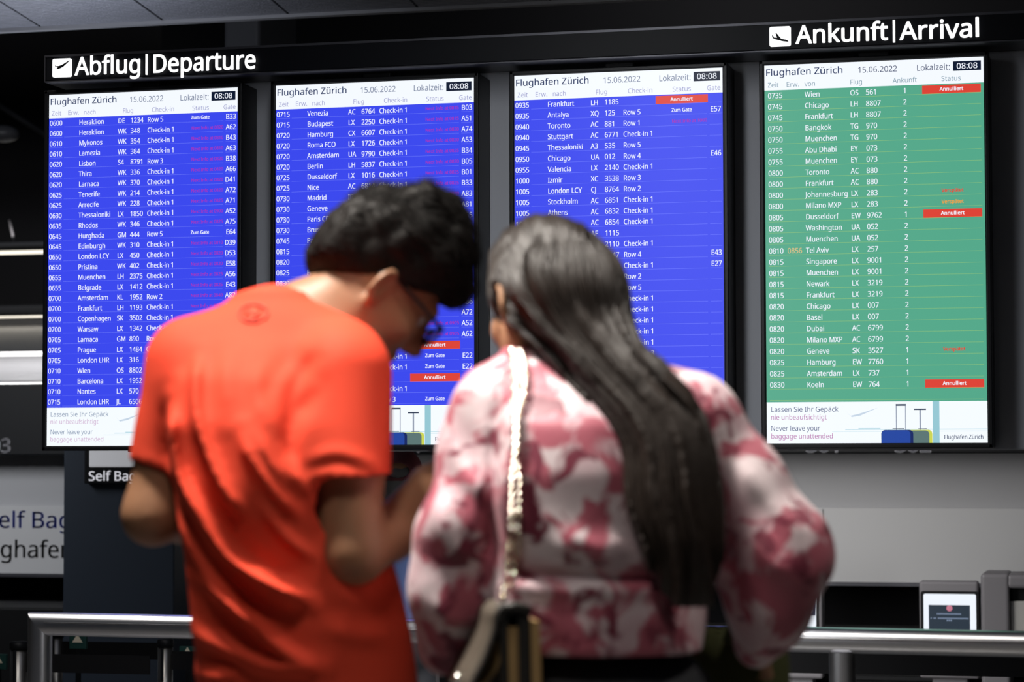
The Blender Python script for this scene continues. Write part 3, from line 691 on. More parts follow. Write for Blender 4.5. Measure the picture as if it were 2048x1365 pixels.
# ------------------------------------------------------------------ people: signed-distance bodies turned into one mesh each
class SDF:
    def __init__(s, lo, hi, h):
        s.h = h; s.lo = np.array(lo, float); n = np.ceil((np.array(hi)-s.lo)/h).astype(int)+1
        s.x = s.lo[0]+h*np.arange(n[0]); s.y = s.lo[1]+h*np.arange(n[1]); s.z = s.lo[2]+h*np.arange(n[2])
        s.d = np.full(n, 1., np.float32)
    def reg(s, lo, hi, pad=.07):
        sl = []
        for a, l, h_ in zip((s.x, s.y, s.z), lo, hi):
            i0 = max(0, int(np.searchsorted(a, l-pad))); i1 = min(len(a), int(np.searchsorted(a, h_+pad)))
            sl.append(slice(i0, max(i1, i0)))
        X = s.x[sl[0]][:, None, None]; Y = s.y[sl[1]][None, :, None]; Z = s.z[sl[2]][None, None, :]
        return tuple(sl), X, Y, Z
    def join(s, sl, d, k):
        a = s.d[sl]
        if k > 0:
            hh = np.maximum(k-np.abs(a-d), 0)/k; s.d[sl] = np.minimum(a, d)-hh*hh*k*.25
        else: s.d[sl] = np.minimum(a, d)
    def carve(s, sl, d, k):
        a = s.d[sl]; d = -d
        hh = np.maximum(k-np.abs(a-d), 0)/max(k, 1e-6); s.d[sl] = np.maximum(a, d)+hh*hh*k*.25
    @staticmethod
    def f_cone(X, Y, Z, a, b, ra, rb, ys=1.):
        ab = b-a; L2 = ab.dot(ab)+1e-12
        px, py, pz = X-a[0], Y-a[1], Z-a[2]
        t = np.clip((px*ab[0]+py*ab[1]+pz*ab[2])/L2, 0, 1)
        return np.sqrt((px-t*ab[0])**2+((py-t*ab[1])/ys)**2+(pz-t*ab[2])**2)-(ra+t*(rb-ra))
    def cone(s, a, b, ra, rb, k=.02, ys=1., op='join'):
        a = np.array(a, float); b = np.array(b, float); m = max(ra, rb)
        sl, X, Y, Z = s.reg(np.minimum(a, b)-m, np.maximum(a, b)+m)
        getattr(s, op)(sl, s.f_cone(X, Y, Z, a, b, ra, rb, ys), k)
    def chain(s, pts, rs, k=.02, ys=1.):
        for i in range(len(pts)-1): s.cone(pts[i], pts[i+1], rs[i], rs[i+1], k, ys)
    def ell(s, c, r, k=.02, Rm=None, op='join'):
        c = np.array(c, float); r = np.array(r, float); m = r.max()
        sl, X, Y, Z = s.reg(c-m, c+m); p = [X-c[0], Y-c[1], Z-c[2]]
        if Rm is not None: p = [Rm[i][0]*p[0]+Rm[i][1]*p[1]+Rm[i][2]*p[2] for i in range(3)]
        k1 = np.sqrt(sum((p[i]/r[i])**2 for i in range(3))); k2 = np.sqrt(sum((p[i]/r[i]**2)**2 for i in range(3)))+1e-9
        getattr(s, op)(sl, k1*(k1-1)/k2, k)
    def sections(s, rows, k=.02, inset=0., e=2.):
        rows = sorted(rows); zr = np.array([r[0] for r in rows]); zq = np.linspace(zr[0], zr[-1], 160)
        def sm(c):
            v = np.interp(zq, zr, [r[c] for r in rows]); w_ = 9; kern = np.hanning(w_+2)[1:-1]; kern /= kern.sum()
            return np.convolve(np.pad(v, w_//2, 'edge'), kern, 'valid')
        cx, cy, a, b = [np.interp(s.z, zq, sm(i)) for i in (1, 2, 3, 4)]
        a = a-inset; b = b-inset
        lo = (min((cx-a).min(), 9), (cy-b).min(), zr[0]); hi = ((cx+a).max(), (cy+b).max(), zr[-1])
        sl, X, Y, Z = s.reg(lo, hi); iz = sl[2]
        A, B = a[iz][None, None, :], b[iz][None, None, :]; px = X-cx[iz][None, None, :]; py = Y-cy[iz][None, None, :]
        k1 = (np.abs(px/A)**e+np.abs(py/B)**e)**(1/e); k2 = np.sqrt((px/A**2)**2+(py/B**2)**2)+1e-9
        d = k1*(k1-1)/k2; d = np.maximum(d, np.maximum(zr[0]-Z, Z-zr[-1])); s.join(sl, d, k)
    def grid(s): return s.x[:, None, None], s.y[None, :, None], s.z[None, None, :]
    def back_y(s, x, z):
        i = int(np.clip(round((x-s.lo[0])/s.h), 0, len(s.x)-1)); k = int(np.clip(round((z-s.lo[2])/s.h), 0, len(s.z)-1))
        col = s.d[i, :, k]; j = np.argmax(col < 0)
        if col[j] >= 0: return None
        if j == 0: return s.y[0]
        return s.y[j-1]+s.h*col[j-1]/(col[j-1]-col[j])
    def verts_faces(s):
        d = s.d; S = d < 0; n = np.array(d.shape)-1
        cnt = np.zeros(n, np.int8)
        for i in (0, 1):
            for j in (0, 1):
                for k in (0, 1): cnt += S[i:n[0]+i, j:n[1]+j, k:n[2]+k]
        act = (cnt > 0) & (cnt < 8); idx = np.argwhere(act); vid = np.full(n, -1, np.int32); vid[act] = np.arange(len(idx))
        acc = np.zeros((len(idx), 3)); num = np.zeros(len(idx))
        C8 = [(i, j, k) for i in (0, 1) for j in (0, 1) for k in (0, 1)]
        for a in C8:
            for ax in range(3):
                if a[ax]: continue
                b = list(a); b[ax] = 1
                da = d[idx[:, 0]+a[0], idx[:, 1]+a[1], idx[:, 2]+a[2]]; db = d[idx[:, 0]+b[0], idx[:, 1]+b[1], idx[:, 2]+b[2]]
                m = (da < 0) != (db < 0); t = np.where(m, da/np.where(m, da-db, 1), 0)
                p = np.tile(np.array(a, float), (len(idx), 1)); p[:, ax] += t
                acc[m] += p[m]; num[m] += 1
        V = s.lo+s.h*(idx+acc/num[:, None]); F = []
        for ax in range(3):
            o = [0, 1, 2]; o.remove(ax); b, c = o
            A0 = [slice(None)]*3; A1 = [slice(None)]*3; A0[ax] = slice(0, -1); A1[ax] = slice(1, None)
            E_ = S[tuple(A0)] != S[tuple(A1)]; q = np.argwhere(E_)
            q = q[(q[:, b] > 0) & (q[:, c] > 0) & (q[:, b] < n[b]) & (q[:, c] < n[c])]
            g = []
            for db, dc in ((-1, -1), (0, -1), (0, 0), (-1, 0)):
                t = q.copy(); t[:, b] += db; t[:, c] += dc; g.append(vid[t[:, 0], t[:, 1], t[:, 2]])
            g = np.stack(g, 1); fl = S[q[:, 0], q[:, 1], q[:, 2]]
            if ax == 1: fl = ~fl
            g[~fl] = g[~fl][:, ::-1]; F.append(g)
        return V, np.concatenate(F)
    def mesh(s, name, m, parent=None, smooth=2, keep=None):
        V, F = s.verts_faces()
        if smooth:                                             # light Laplacian pass against the grid steps
            e = np.concatenate([F[:, [0, 1]], F[:, [1, 2]], F[:, [2, 3]], F[:, [3, 0]]])
            for _ in range(smooth):
                acc = np.zeros_like(V); num = np.zeros(len(V))
                for ax in range(3): acc[:, ax] = np.bincount(e[:, 0], V[e[:, 1], ax], len(V))+np.bincount(e[:, 1], V[e[:, 0], ax], len(V))
                num = np.bincount(e[:, 0], minlength=len(V))+np.bincount(e[:, 1], minlength=len(V))
                V = V*.5+acc/num[:, None]*.5
        return np_mesh(name, V, F, m, parent)
def np_mesh(name, V, F, m, parent=None):
    me = bpy.data.meshes.new(name); nf, k = F.shape
    me.vertices.add(len(V)); me.vertices.foreach_set('co', V.astype(np.float32).ravel())
    me.loops.add(nf*k); me.loops.foreach_set('vertex_index', F.astype(np.int32).ravel())
    me.polygons.add(nf); me.polygons.foreach_set('loop_start', np.arange(0, nf*k, k, dtype=np.int32))
    me.polygons.foreach_set('use_smooth', np.ones(nf, bool)); me.update(calc_edges=True); me.validate()
    me.materials.append(m); o = bpy.data.objects.new(name, me); COL.objects.link(o)
    if parent: o.parent = parent
    return o
def vnoise(X, Y, Z, seed=0, n=14, f=1.):
    g = np.random.default_rng(seed); out = 0
    for _ in range(n):
        k = g.normal(size=3); k /= np.linalg.norm(k); k *= f*g.uniform(.6, 1.7); out = out+np.sin(k[0]*X+k[1]*Y+k[2]*Z+g.uniform(0, 6.28))
    return out/math.sqrt(n)

class Figure:
    """local frame: x to the right of the picture, y away from the camera, z up, origin on the floor"""
    def __init__(s, dist, name, label, cat='person'):
        s.D = dist; s.s = F_PX/dist; o = floor_at(dist, 0); s.root = empty(name, tuple(o), YAW); tag(s.root, label, cat)
        s.O = o
    def L(s, px, py, dy=0.):
        d = ray(px, py); l = np.array([d.dot(RH), d.dot(FH), d[2]]); t = (s.D+dy)/l[1]
        return np.array([l[0]*t, dy, CAM[2]+l[2]*t])
    def m(s, px): return px/s.s
    def sec(s, rows):
        out = []
        for py, cx, a, dy, b in rows: p = s.L(cx, py, dy); out.append((p[2], p[0], dy, s.m(a), b))
        return out

def head(S, C, f, u, k=.012, fem=False):
    """skull, face and ears round C (between the ears); f = facing, u = crown direction"""
    f = np.array(f, float); f /= np.linalg.norm(f); u = np.array(u, float); u -= f*u.dot(f); u /= np.linalg.norm(u); r = np.cross(f, u)
    P = lambda a, b, c: C+f*a+r*b+u*c
    RM = np.stack([f, r, u]); g = .87 if fem else 1.
    S.ell(P(-.012, 0, .03*g), np.array((.098, .076, .092))*g, .02, RM)
    S.ell(P(.030*g, 0, -.035*g), np.array((.062, .060, .085))*g, .03, RM)
    for q in (-1, 1):
        S.cone(P(.0, q*.048*g, -.06), P(.066*g, q*.018, -.104*g), .020, .018, .03)
        S.ell(P(.060, q*.040*g, -.035), (.026, .024, .024), .025, RM)
    S.ell(P(.078*g, 0, -.103*g), (.018, .02, .016), .02, RM)
    S.cone(P(.086*g, -.034, .020), P(.086*g, .034, .020), .011, .011, .02)
    for q in (-1, 1): S.ell(P(.094*g, q*.032, -.004), (.012, .016, .011), .012, RM, 'carve')
    S.cone(P(.088*g, 0, .008), P(.112*g, 0, -.036), .009, .0125, .012)
    for q in (-1, 1): S.ell(P(.100*g, q*.012, -.042), (.011, .009, .008), .008, RM)
    S.ell(P(.090*g, 0, -.067), (.010, .023, .0065), .006, RM); S.ell(P(.088*g, 0, -.079), (.010, .020, .0075), .006, RM)
    S.cone(P(.101*g, -.02, -.073), P(.101*g, .02, -.073), .0022, .0022, .004, op='carve')
    for q in (-1, 1):
        e2 = np.array((-.80, q*.60, 0)); e3 = np.array((.60, q*.80, 0)); E = np.stack([f*.12+u*.99, f*e2[0]+r*e2[1], f*e3[0]+r*e3[1]])
        c = P(.004, q*.074*g, -.014)+E[1]*.012
        S.ell(c, (.031, .018, .007), .006, E)
        S.ell(c+E[2]*.006+E[1]*.001, (.020, .010, .005), .004, E, 'carve')
        ring = [c+E[0]*(.029*math.cos(t))+E[1]*(.017*math.sin(t)) for t in np.linspace(-1.2, 2.5, 12)]
        for i in range(11): S.cone(ring[i], ring[i+1], .0042, .0042, .004)
        S.ell(c-E[0]*.029-E[1]*.004, (.010, .009, .006), .008, E)
    return P, RM
def hand(S, wrist, dirv, palm_n, curl=.6, right=True, sc=1.):
    """palm and five separate bent fingers"""
    d = np.array(dirv, float); d /= np.linalg.norm(d); n = np.array(palm_n, float); n -= d*n.dot(d); n /= np.linalg.norm(n); t = np.cross(d, n)
    W_ = np.array(wrist, float); q = 1 if right else -1
    E = np.stack([d, t, n])
    S.ell(W_+d*.045*sc, np.array((.052, .040, .017))*sc, .02, E)
    for i, (off, ln) in enumerate(((-.030, .062), (-.010, .074), (.010, .070), (.029, .055))):
        p = W_+d*.085*sc+t*off*sc*q; dd = d.copy(); r_ = .0088*sc
        for j, seg in enumerate((.46, .31, .25)):
            a = curl*(.5+.55*j); dn = d*math.cos(a)+n*math.sin(a); p2 = p+dn*ln*seg*sc
            S.cone(p, p2, r_, r_*.9, .005); p = p2; r_ *= .9
    b = W_+d*.022*sc-t*.030*sc*q; m_ = b+(d*.55-t*.75*q+n*.35)*.040*sc; S.cone(b, m_, .013*sc, .0105*sc, .012)
    S.cone(m_, m_+(d*.75-t*.1*q+n*.65)*.036*sc, .0102*sc, .0085*sc, .005)
def curve_dist(X, Z, pts):
    best = None
    for a, b in zip(pts[:-1], pts[1:]):
        ab = b-a; L2 = ab.dot(ab)+1e-12; t = np.clip(((X-a[0])*ab[0]+(Z-a[1])*ab[1])/L2, 0, 1)
        q = (X-a[0]-t*ab[0])**2+(Z-a[1]-t*ab[1])**2
        best = q if best is None else np.minimum(best, q)
    return np.sqrt(best)
def smooth_poly(P, n=5):
    P = np.array(P, float); Q = []
    for i in range(len(P)-1):
        p0, p1, p2, p3 = P[max(i-1, 0)], P[i], P[i+1], P[min(i+2, len(P)-1)]
        for t in np.linspace(0, 1, n, endpoint=False):
            Q.append(.5*((2*p1)+(-p0+p2)*t+(2*p0-5*p1+4*p2-p3)*t*t+(-p0+3*p1-3*p2+p3)*t**3))
    Q.append(P[-1]); return np.array(Q)
def folds(S, fig, ridges, y_max):
    """raise cloth along lines drawn over the back: (points in picture, height m, width m)"""
    X, Y, Z = S.x[:, None], None, S.z[None, :]
    H_ = np.zeros((len(S.x), len(S.z)))
    for pts, amp, wd in ridges:
        P = smooth_poly([fig.L(*p)[[0, 2]] for p in pts]); n = len(P)
        d = curve_dist(X, Z, P)
        e0 = np.hypot(X-P[0][0], Z-P[0][1]); e1 = np.hypot(X-P[-1][0], Z-P[-1][1])
        fade = np.clip(e0/.04, .15, 1)*np.clip(e1/.04, .15, 1)
        H_ += amp*np.exp(-(d/wd)**2)*fade
    wy = np.clip((y_max-S.y)/.04, 0, 1)
    S.d -= (H_[:, None, :]*wy[None, :, None]).astype(np.float32)
def strands(name, roots, m, parent, seg=3):
    """roots: list of (points, radii) -> one mesh of fine tapering hairs"""
    V = []; F = []; b = 0
    ang = np.arange(seg)*2*math.pi/seg
    for P, rad in roots:
        P = np.asarray(P); n = len(P); T = np.gradient(P, axis=0); T /= np.linalg.norm(T, axis=1)[:, None]+1e-9
        A = np.cross(T, [.31, .52, .79]); A /= np.linalg.norm(A, axis=1)[:, None]+1e-9; B = np.cross(T, A)
        ring = P[:, None, :]+(A[:, None, :]*np.cos(ang)[None, :, None]+B[:, None, :]*np.sin(ang)[None, :, None])*np.asarray(rad)[:, None, None]
        V.append(ring.reshape(-1, 3)); i = np.arange(n-1)[:, None]*seg; k = np.arange(seg)[None, :]; k2 = (k+1) % seg
        F.append(np.stack([b+i+k, b+i+k2, b+i+seg+k2, b+i+seg+k], -1).reshape(-1, 4)); b += n*seg
    return np_mesh(name, np.concatenate(V), np.concatenate(F), m, parent)

def trace(S, P, flow, steps, step, lift=0.):
    """lay strands on the zero surface of S: P roots (n,3), flow(P, t) -> direction; returns (n, steps, 3)"""
    def samp(Q):
        g = (Q-S.lo)/S.h; i = np.clip(np.floor(g).astype(int), 0, np.array(S.d.shape)-2); f = np.clip(g-i, 0, 1); out = 0
        for a in (0, 1):
            for b in (0, 1):
                for c in (0, 1):
                    w_ = (f[:, 0] if a else 1-f[:, 0])*(f[:, 1] if b else 1-f[:, 1])*(f[:, 2] if c else 1-f[:, 2])
                    out = out+w_*S.d[i[:, 0]+a, i[:, 1]+b, i[:, 2]+c]
        return out
    def grad(Q):
        e = S.h; G = np.stack([samp(Q+e*np.eye(3)[k])-samp(Q-e*np.eye(3)[k]) for k in range(3)], 1)
        return G/(np.linalg.norm(G, axis=1)[:, None]+1e-9)
    out = []; Q = P.copy()
    for t in range(steps):
        n_ = grad(Q); Q = Q-n_*np.clip(samp(Q), -.01, .01)[:, None]*.9
        out.append(Q+n_*(lift*(t/max(steps-1, 1))**1.3)[..., None] if np.ndim(lift) else Q+n_*lift*(t/max(steps-1, 1))**1.3)
        d = flow(Q, t); d = d-n_*np.sum(d*n_, 1)[:, None]; d /= np.linalg.norm(d, axis=1)[:, None]+1e-9; Q = Q+d*step
    return np.stack(out, 1)
def skin(name, c, c2):
    m = mat(name, c, .5, spec=.4); noise_mix(m, c, c2, 9, .35, .7); noise_bump(m, 160, .12, .001)
    m.node_tree.nodes['Principled BSDF'].inputs['Subsurface Weight'].default_value = .12
    m.node_tree.nodes['Principled BSDF'].inputs['Subsurface Radius'].default_value = (.012, .005, .003)
    return m
SK1 = skin('warm_brown_skin', (.31, .15, .080), (.35, .175, .096)); SK2 = skin('light_brown_skin', (.38, .20, .115), (.42, .23, .135))
HAIR1 = noise_bump(mat('black_hair', (.011, .009, .008), .6, spec=.2), 90, .3, .003)
HAIR2 = noise_bump(mat('dark_brown_hair', (.019, .0125, .0095), .46, spec=.38), 90, .25, .003, 3, 'Object', (3, 3, .4))
SHIRT = mat('orange_red_jersey', (.80, .074, .036), .72, spec=.12); noise_bump(SHIRT, 900, .12, .0006)
DENIM = noise_bump(mat('dark_trousers_cloth', (.012, .013, .018), .8), 300, .15)
SHOE = noise_bump(mat('dark_shoe_leather', (.02, .02, .022), .5), 100, .1)
EYE = mat('eye_white', (.45, .44, .42), .25); IRIS = mat('eye_dark', (.02, .012, .008), .15)
GLASS_FRAME = mat('black_spectacle_frame', (.008, .008, .009), .3)
LENS = mat('spectacle_lens', (1, 1, 1), .02); LENS.node_tree.nodes['Principled BSDF'].inputs['Transmission Weight'].default_value = 1
LENS.node_tree.nodes['Principled BSDF'].inputs['IOR'].default_value = 1.02
def eyes(P, parent, g=1.):
    for q in (-1, 1):
        mb = MB(); mb.ball(P(.0765*g, q*.031*g, -.003), .0118, EYE); mb.ball(P(.0842*g, q*.031*g, -.004), .0054, IRIS); mb.build('eye', parent)
def legs(fig, waist, hips, parent, feet, foot_dir=(.25, 1)):
    """trousers and shoes that carry the figure to the floor (below the frame)"""
    S = SDF((min(f[0] for f in feet)-.2, -.28, .03), (max(f[0] for f in feet)+.25, .3, hips[2]+.12), .009)
    S.ell(hips+np.array((0, 0, .0)), (.175, .125, .13), .05)
    for f_ in feet:
        a = hips+np.array(((f_[0]-hips[0])*.75, 0, -.03)); kn = np.array(((a[0]+f_[0])/2, f_[1]+.03, .48))
        S.cone(a, kn, .092, .068, .04); S.cone(kn, np.array((f_[0], f_[1], .08)), .068, .055, .04)
    S.mesh('trousers', DENIM, parent)
    for f_ in feet:
        S = SDF((f_[0]-.15, f_[1]-.15, -.02), (f_[0]+.2, f_[1]+.32, .16), .007)
        d = np.array((foot_dir[0], foot_dir[1], 0)); d /= np.linalg.norm(d); c = np.array((f_[0], f_[1], .045))
        S.cone(c-d*.05, c+d*.14, .042, .036, .02); S.cone(c, c+np.array((0, 0, .06)), .045, .045, .03)
        S.d = np.maximum(S.d, -S.grid()[2]+.0+0*S.d); S.mesh('shoe', SHOE, parent)

# ================= the man in the orange-red T-shirt
MAN = Figure(3.70, 'person', 'man in an orange-red T-shirt and glasses seen from behind, head bowed')
L = MAN.L; mm = MAN.m
torso = MAN.sec([(1460, 622, 222, .01, .135), (1365, 612, 220, .01, .128), (1268, 597, 213, .0, .122), (1150, 583, 209, -.005, .120), (1060, 565, 203, -.012, .120),
                 (973, 548, 198, -.018, .122), (850, 535, 204, -.015, .122), (760, 530, 200, .01, .114), (690, 535, 180, .045, .098), (640, 550, 130, .075, .080), (606, 570, 88, .095, .062)])
shL, shR = L(368, 722, .04), L(690, 722, -.045)
elL, elR = L(306, 1030, .03), L(703, 1103, -.085)
wrL, wrR = L(470, 1030, .30), L(848, 980, .075)
neck0, neck1 = L(608, 655, .085), L(716, 588, .085)
HC = L(760, 570, .10); hf = (.70, .2, -.69); hu = (.665, .19, .722)
# body
S = SDF(L(110, 1420, -.3), L(1010, 330, .5), .0055)
S.sections(torso, .03, .045)
S.cone(shL, L(560, 690, .075), .036, .036, .05); S.cone(shR, L(560, 690, .075), .040, .036, .05)
S.cone(neck0, neck1, .062, .052, .04, 1.05); S.cone(neck1, HC-np.array(hu)*.03, .052, .055, .04)
S.cone(L(500, 690, .05), L(610, 640, .085), .045, .045, .05); S.cone(L(690, 710, .04), L(640, 650, .085), .04, .045, .05)
S.chain([shL, (shL+elL)/2, elL], [.038, .046, .044], .03); S.chain([elL, elL*.6+wrL*.4, wrL], [.043, .042, .028], .025)
S.chain([shR, (shR*.45+elR*.55), elR], [.038, .049, .050], .03)
S.chain([elR+np.array((.004, 0, -.004)), L(782, 1066, -.01), wrR], [.045, .041, .029], .015)
head(S, HC, hf, hu)
hand(S, wrR, (.40, .86, .26), (-.5, .1, -.8), .75, True); hand(S, wrL, L(560, 1000, .34)-wrL, (.5, -.2, .8), .5, False)
body = S.mesh('body', SK1, MAN.root); PH, RMH = head(SDF((0, 0, 0), (.1, .1, .1), .05), HC, hf, hu)
eyes(PH, body)
# T-shirt: outer cloth minus the inside, open at neck, sleeves and hem
S = SDF(L(130, 1440, -.22), L(880, 560, .27), .005)
INN = SDF(L(130, 1440, -.22), L(880, 560, .27), .005)
def sleeve(S_, a, b, ra, rb, cut, axis=None, k=.03):
    a, b = np.array(a), np.array(b); m_ = max(ra, rb); sl, X, Y, Z = S_.reg(np.minimum(a, b)-m_, np.maximum(a, b)+m_, .05)
    d = S_.f_cone(X, Y, Z, a, b, ra, rb)
    if cut is not None:
        ax = (b-a)/np.linalg.norm(b-a) if axis is None else np.array(axis)/np.linalg.norm(axis)
        d = np.maximum(d, (X-cut[0])*ax[0]+(Y-cut[1])*ax[1]+(Z-cut[2])*ax[2])
    S_.join(sl, d, k)
cufL, cufR = L(302, 934, .03), L(692, 954, -.075)
for T, ins in ((S, 0.), (INN, .009)):
    T.sections(torso, .03, ins)
    T.cone(L(385, 715, .045), L(548, 668, .065), .062-ins, .062-ins, .05); T.cone(L(678, 722, .01), L(560, 668, .065), .068-ins, .062-ins, .05)
    if T is S:
        sleeve(T, L(378, 735, .035), L(316, 960, .03), .064, .049, cufL, L(302, 934, .03)-L(330, 840, .03))
        sleeve(T, L(684, 752, -.035), L(694, 985, -.080), .076, .068, cufR, np.array((.012, -.02, -1.)))
folds(S, MAN, [
    ([(355, 800), (372, 940), (417, 1026), (476, 1108), (570, 1162), (641, 1197)], .0242, .0112),
    ([(405, 700), (411, 820), (435, 902), (476, 985), (520, 1040)], .0204, .0104),
    ([(500, 855), (523, 914), (570, 985), (625, 1040)], .0168, .0104),
    ([(464, 1091), (523, 1138), (594, 1173), (650, 1196)], .0186, .0088),
    ([(399, 1144), (464, 1191), (523, 1238), (594, 1297), (660, 1321)], .0223, .0104),
    ([(390, 1256), (464, 1285), (547, 1320), (660, 1330)], .0204, .0104),
    ([(400, 1345), (505, 1340)], .0186, .0096),
    ([(494, 1138), (570, 1185), (641, 1209)], .0168, .0080),
    ([(470, 690), (468, 760), (480, 850)], .007, .014), ([(530, 720), (535, 800), (560, 870)], .007, .013), ([(365, 730), (372, 800)], .006, .012),
    ([(362, 1010), (400, 1100), (470, 1190), (560, 1252)], .0130, .0095), ([(530, 990), (590, 1072), (655, 1118)], .0140, .0090), ([(520, 850), (565, 930), (612, 985)], .0120, .0095), ([(560, 880), (600, 940), (640, 1000)], .0100, .0085),
    ([(640, 1235), (720, 1262), (800, 1270)], .007, .014), ([(660, 1160), (720, 1190), (790, 1195)], .006, .014),
    ([(665, 705), (622, 740), (594, 800), (584, 900)], -.010, .013), ([(645, 775), (610, 830), (594, 900), (606, 960)], -.012, .014),
    ([(345, 780), (338, 870), (347, 960)], -.008, .013), ([(620, 690), (560, 760), (530, 830)], -.006, .016),
    ([(618, 925), (690, 905), (770, 935)], .0035, .008), ([(616, 945), (690, 925), (772, 955)], -.003, .005),
    ([(268, 905), (340, 938)], .003, .008),
], .10)
X, Y, Z = S.grid()
msk = np.clip((.12-Y)/.04, 0, 1)
S.d -= (.0035*vnoise(X, Y, Z, 3, 10, 38)*np.clip((1.36-Z)/.2, .0, 1)*msk).astype(np.float32)
INN.d = S.d+.024
sleeve(INN, L(330, 890, .03), L(312, 985, .03), .042, .040, L(308, 915, .03), L(330, 840, .03)-L(302, 934, .03), .0); sleeve(INN, L(691, 880, -.06), L(695, 1010, -.085), .0575, .0575, L(692, 936, -.07), (-.012, .02, 1.), .0)
INN.cone(L(600, 640, .085), L(700, 565, .088), .060, .070, .004)
INN.cone(L(640, 690, .15), L(720, 640, .17), .055, .06, .01)
zh = L(612, 1425, 0)[2]
lo_ = sorted(torso)[0]; INN.sections([(lo_[0]-.1, *lo_[1:]), (lo_[0]+.015, *lo_[1:])], .0, .010)
SH = S; S.d = np.maximum(S.d, -INN.d)
shirt = S.mesh('t_shirt', SHIRT, MAN.root, 2)
# tone-on-tone round print below the collar
mb = MB(); LOGO = noise_bump(mat('shirt_print_dark_red', (.55, .050, .020), .65), 300, .1)
def on_shirt(px, py, lift=.0015):
    p = L(px, py, 0); y = SH.back_y(p[0], p[2]); q = L(px, py, 0 if y is None else y); return q+np.array((0, -lift, .0006))
ring = [on_shirt(507+28*math.cos(t), 628+18*math.sin(t)-(28*math.cos(t))*.03) for t in np.linspace(0, 2*math.pi, 33)]
mb.tube(ring, .0022, LOGO, 6, False)
for pts in ([(490, 632), (500, 622), (510, 633), (522, 622)], [(492, 638), (506, 641), (522, 634)]): mb.tube([on_shirt(*p) for p in pts], .0022, LOGO, 6)
mb.build('chest_print', shirt).name = 'shirt_print'
# hair
S = SDF(L(540, 650, -.12), L(1000, 340, .30), .005)
for px, py, r_, dy in ((690, 505, 66, .10), (715, 480, 72, .10), (752, 478, 84, .10), (800, 482, 88, .10), (845, 490, 84, .105), (880, 528, 58, .11), (902, 566, 38, .115), (907, 590, 24, .12), (660, 518, 34, .095), (640, 530, 20, .09)):
    S.ell(L(px, py, dy), (mm(r_), .088 if r_ > 50 else min(.075, mm(r_)*1.6), mm(r_)), .03)
S.ell(HC-np.array(hf)*.012+np.array(hu)*.034, (.103, .084, .095), .02, RMH)
for q in ((790, 405, 20), (760, 412, 24), (825, 412, 22), (862, 402, 18), (855, 392, 14), (888, 420, 24), (730, 425, 26), (915, 455, 20), (925, 500, 20)): S.ell(L(q[0], q[1], .10), (mm(q[2]), .045, mm(q[2])), .03)
Xh = S.grid()
S.d -= (.0022*vnoise(*Xh, 5, 12, 150)+.003*vnoise(*Xh, 6, 10, 55)).astype(np.float32)
# hairline: shave below the line nape - ear - temple, and the face
fv = np.array(hf); uv = np.array(hu)
for a, b, r0, r1 in ((L(655, 640, .09), L(770, 618, .05), .045, .048), (L(700, 640, .10), L(830, 660, .08), .075, .060)): S.cone(a, b, r0, r1, .01, 2.2, op='carve')
fc = HC+fv*.125-uv*.045; S.ell(fc, (.085, .12, .085), .01, None, 'carve')
hair = S.mesh('hair', HAIR1, MAN.root, 1)
Vh = np.empty(len(hair.data.vertices)*3); hair.data.vertices.foreach_get('co', Vh); Vh = Vh.reshape(-1, 3)
Nh = np.empty(len(Vh)*3); hair.data.vertex_normals.foreach_get('vector', Nh); Nh = Nh.reshape(-1, 3)
ids = RNG.choice(len(Vh), 5200); P0 = Vh[ids].astype(float); P0 = P0[(P0-HC)@uv > -.045]
rn = RNG.normal(size=P0.shape)*.32; up_ = (P0-HC)@uv; long_ = np.clip((up_+.01)/.08, .25, 1)
TR = trace(S, P0, lambda Q, t: fv*.9+uv*.15+rn, 6, .0062, RNG.uniform(.0, .016, len(P0))*long_**2)
rts = [(TR[k, :max(3, int(6*long_[k]))], .0011*np.linspace(1, .15, max(3, int(6*long_[k])))) for k in range(len(P0))]
strands('hair_strands', rts, HAIR1, hair)
# spectacles
gl = empty('eyeglasses', (0, 0, 0), 0, MAN.root)
mb = MB()
for q in (-1, 1):
    rim = [PH(.113, q*.033+.027*math.cos(t), -.006+.019*math.sin(t)) for t in np.linspace(0, 2*math.pi, 25)]
    mb.tube(rim, .0030, GLASS_FRAME, 8, False)
mb.tube([PH(.113, -.008, 0), PH(.1145, 0, .002), PH(.113, .008, 0)], .002, GLASS_FRAME, 8); mb.build('rims', gl)
for q in (-1, 1):
    mb = MB(); mb.tube([PH(.113, q*.060, .002), PH(.105, q*.072, .004), PH(.0, q*.079, .010), PH(-.022, q*.080, -.004)], .0032, GLASS_FRAME, 8); mb.build('temple', gl)
    mb = MB(); vs = [PH(.1132, q*.033+.026*math.cos(t), -.006+.018*math.sin(t)) for t in np.linspace(0, 2*math.pi, 24, endpoint=False)]; vs2 = [v+fv*.0012 for v in vs]
    mb.add(vs+vs2, [tuple(range(24)), tuple(range(47, 23, -1))]+[(i, (i+1) % 24, 24+(i+1) % 24, 24+i) for i in range(24)], LENS); mb.build('lens', gl)
legs(MAN, 0, L(620, 1420, .01)+np.array((0, 0, -.05)), MAN.root, [(L(620, 1400)[0]-.12, .02), (L(620, 1400)[0]+.12, .0)])
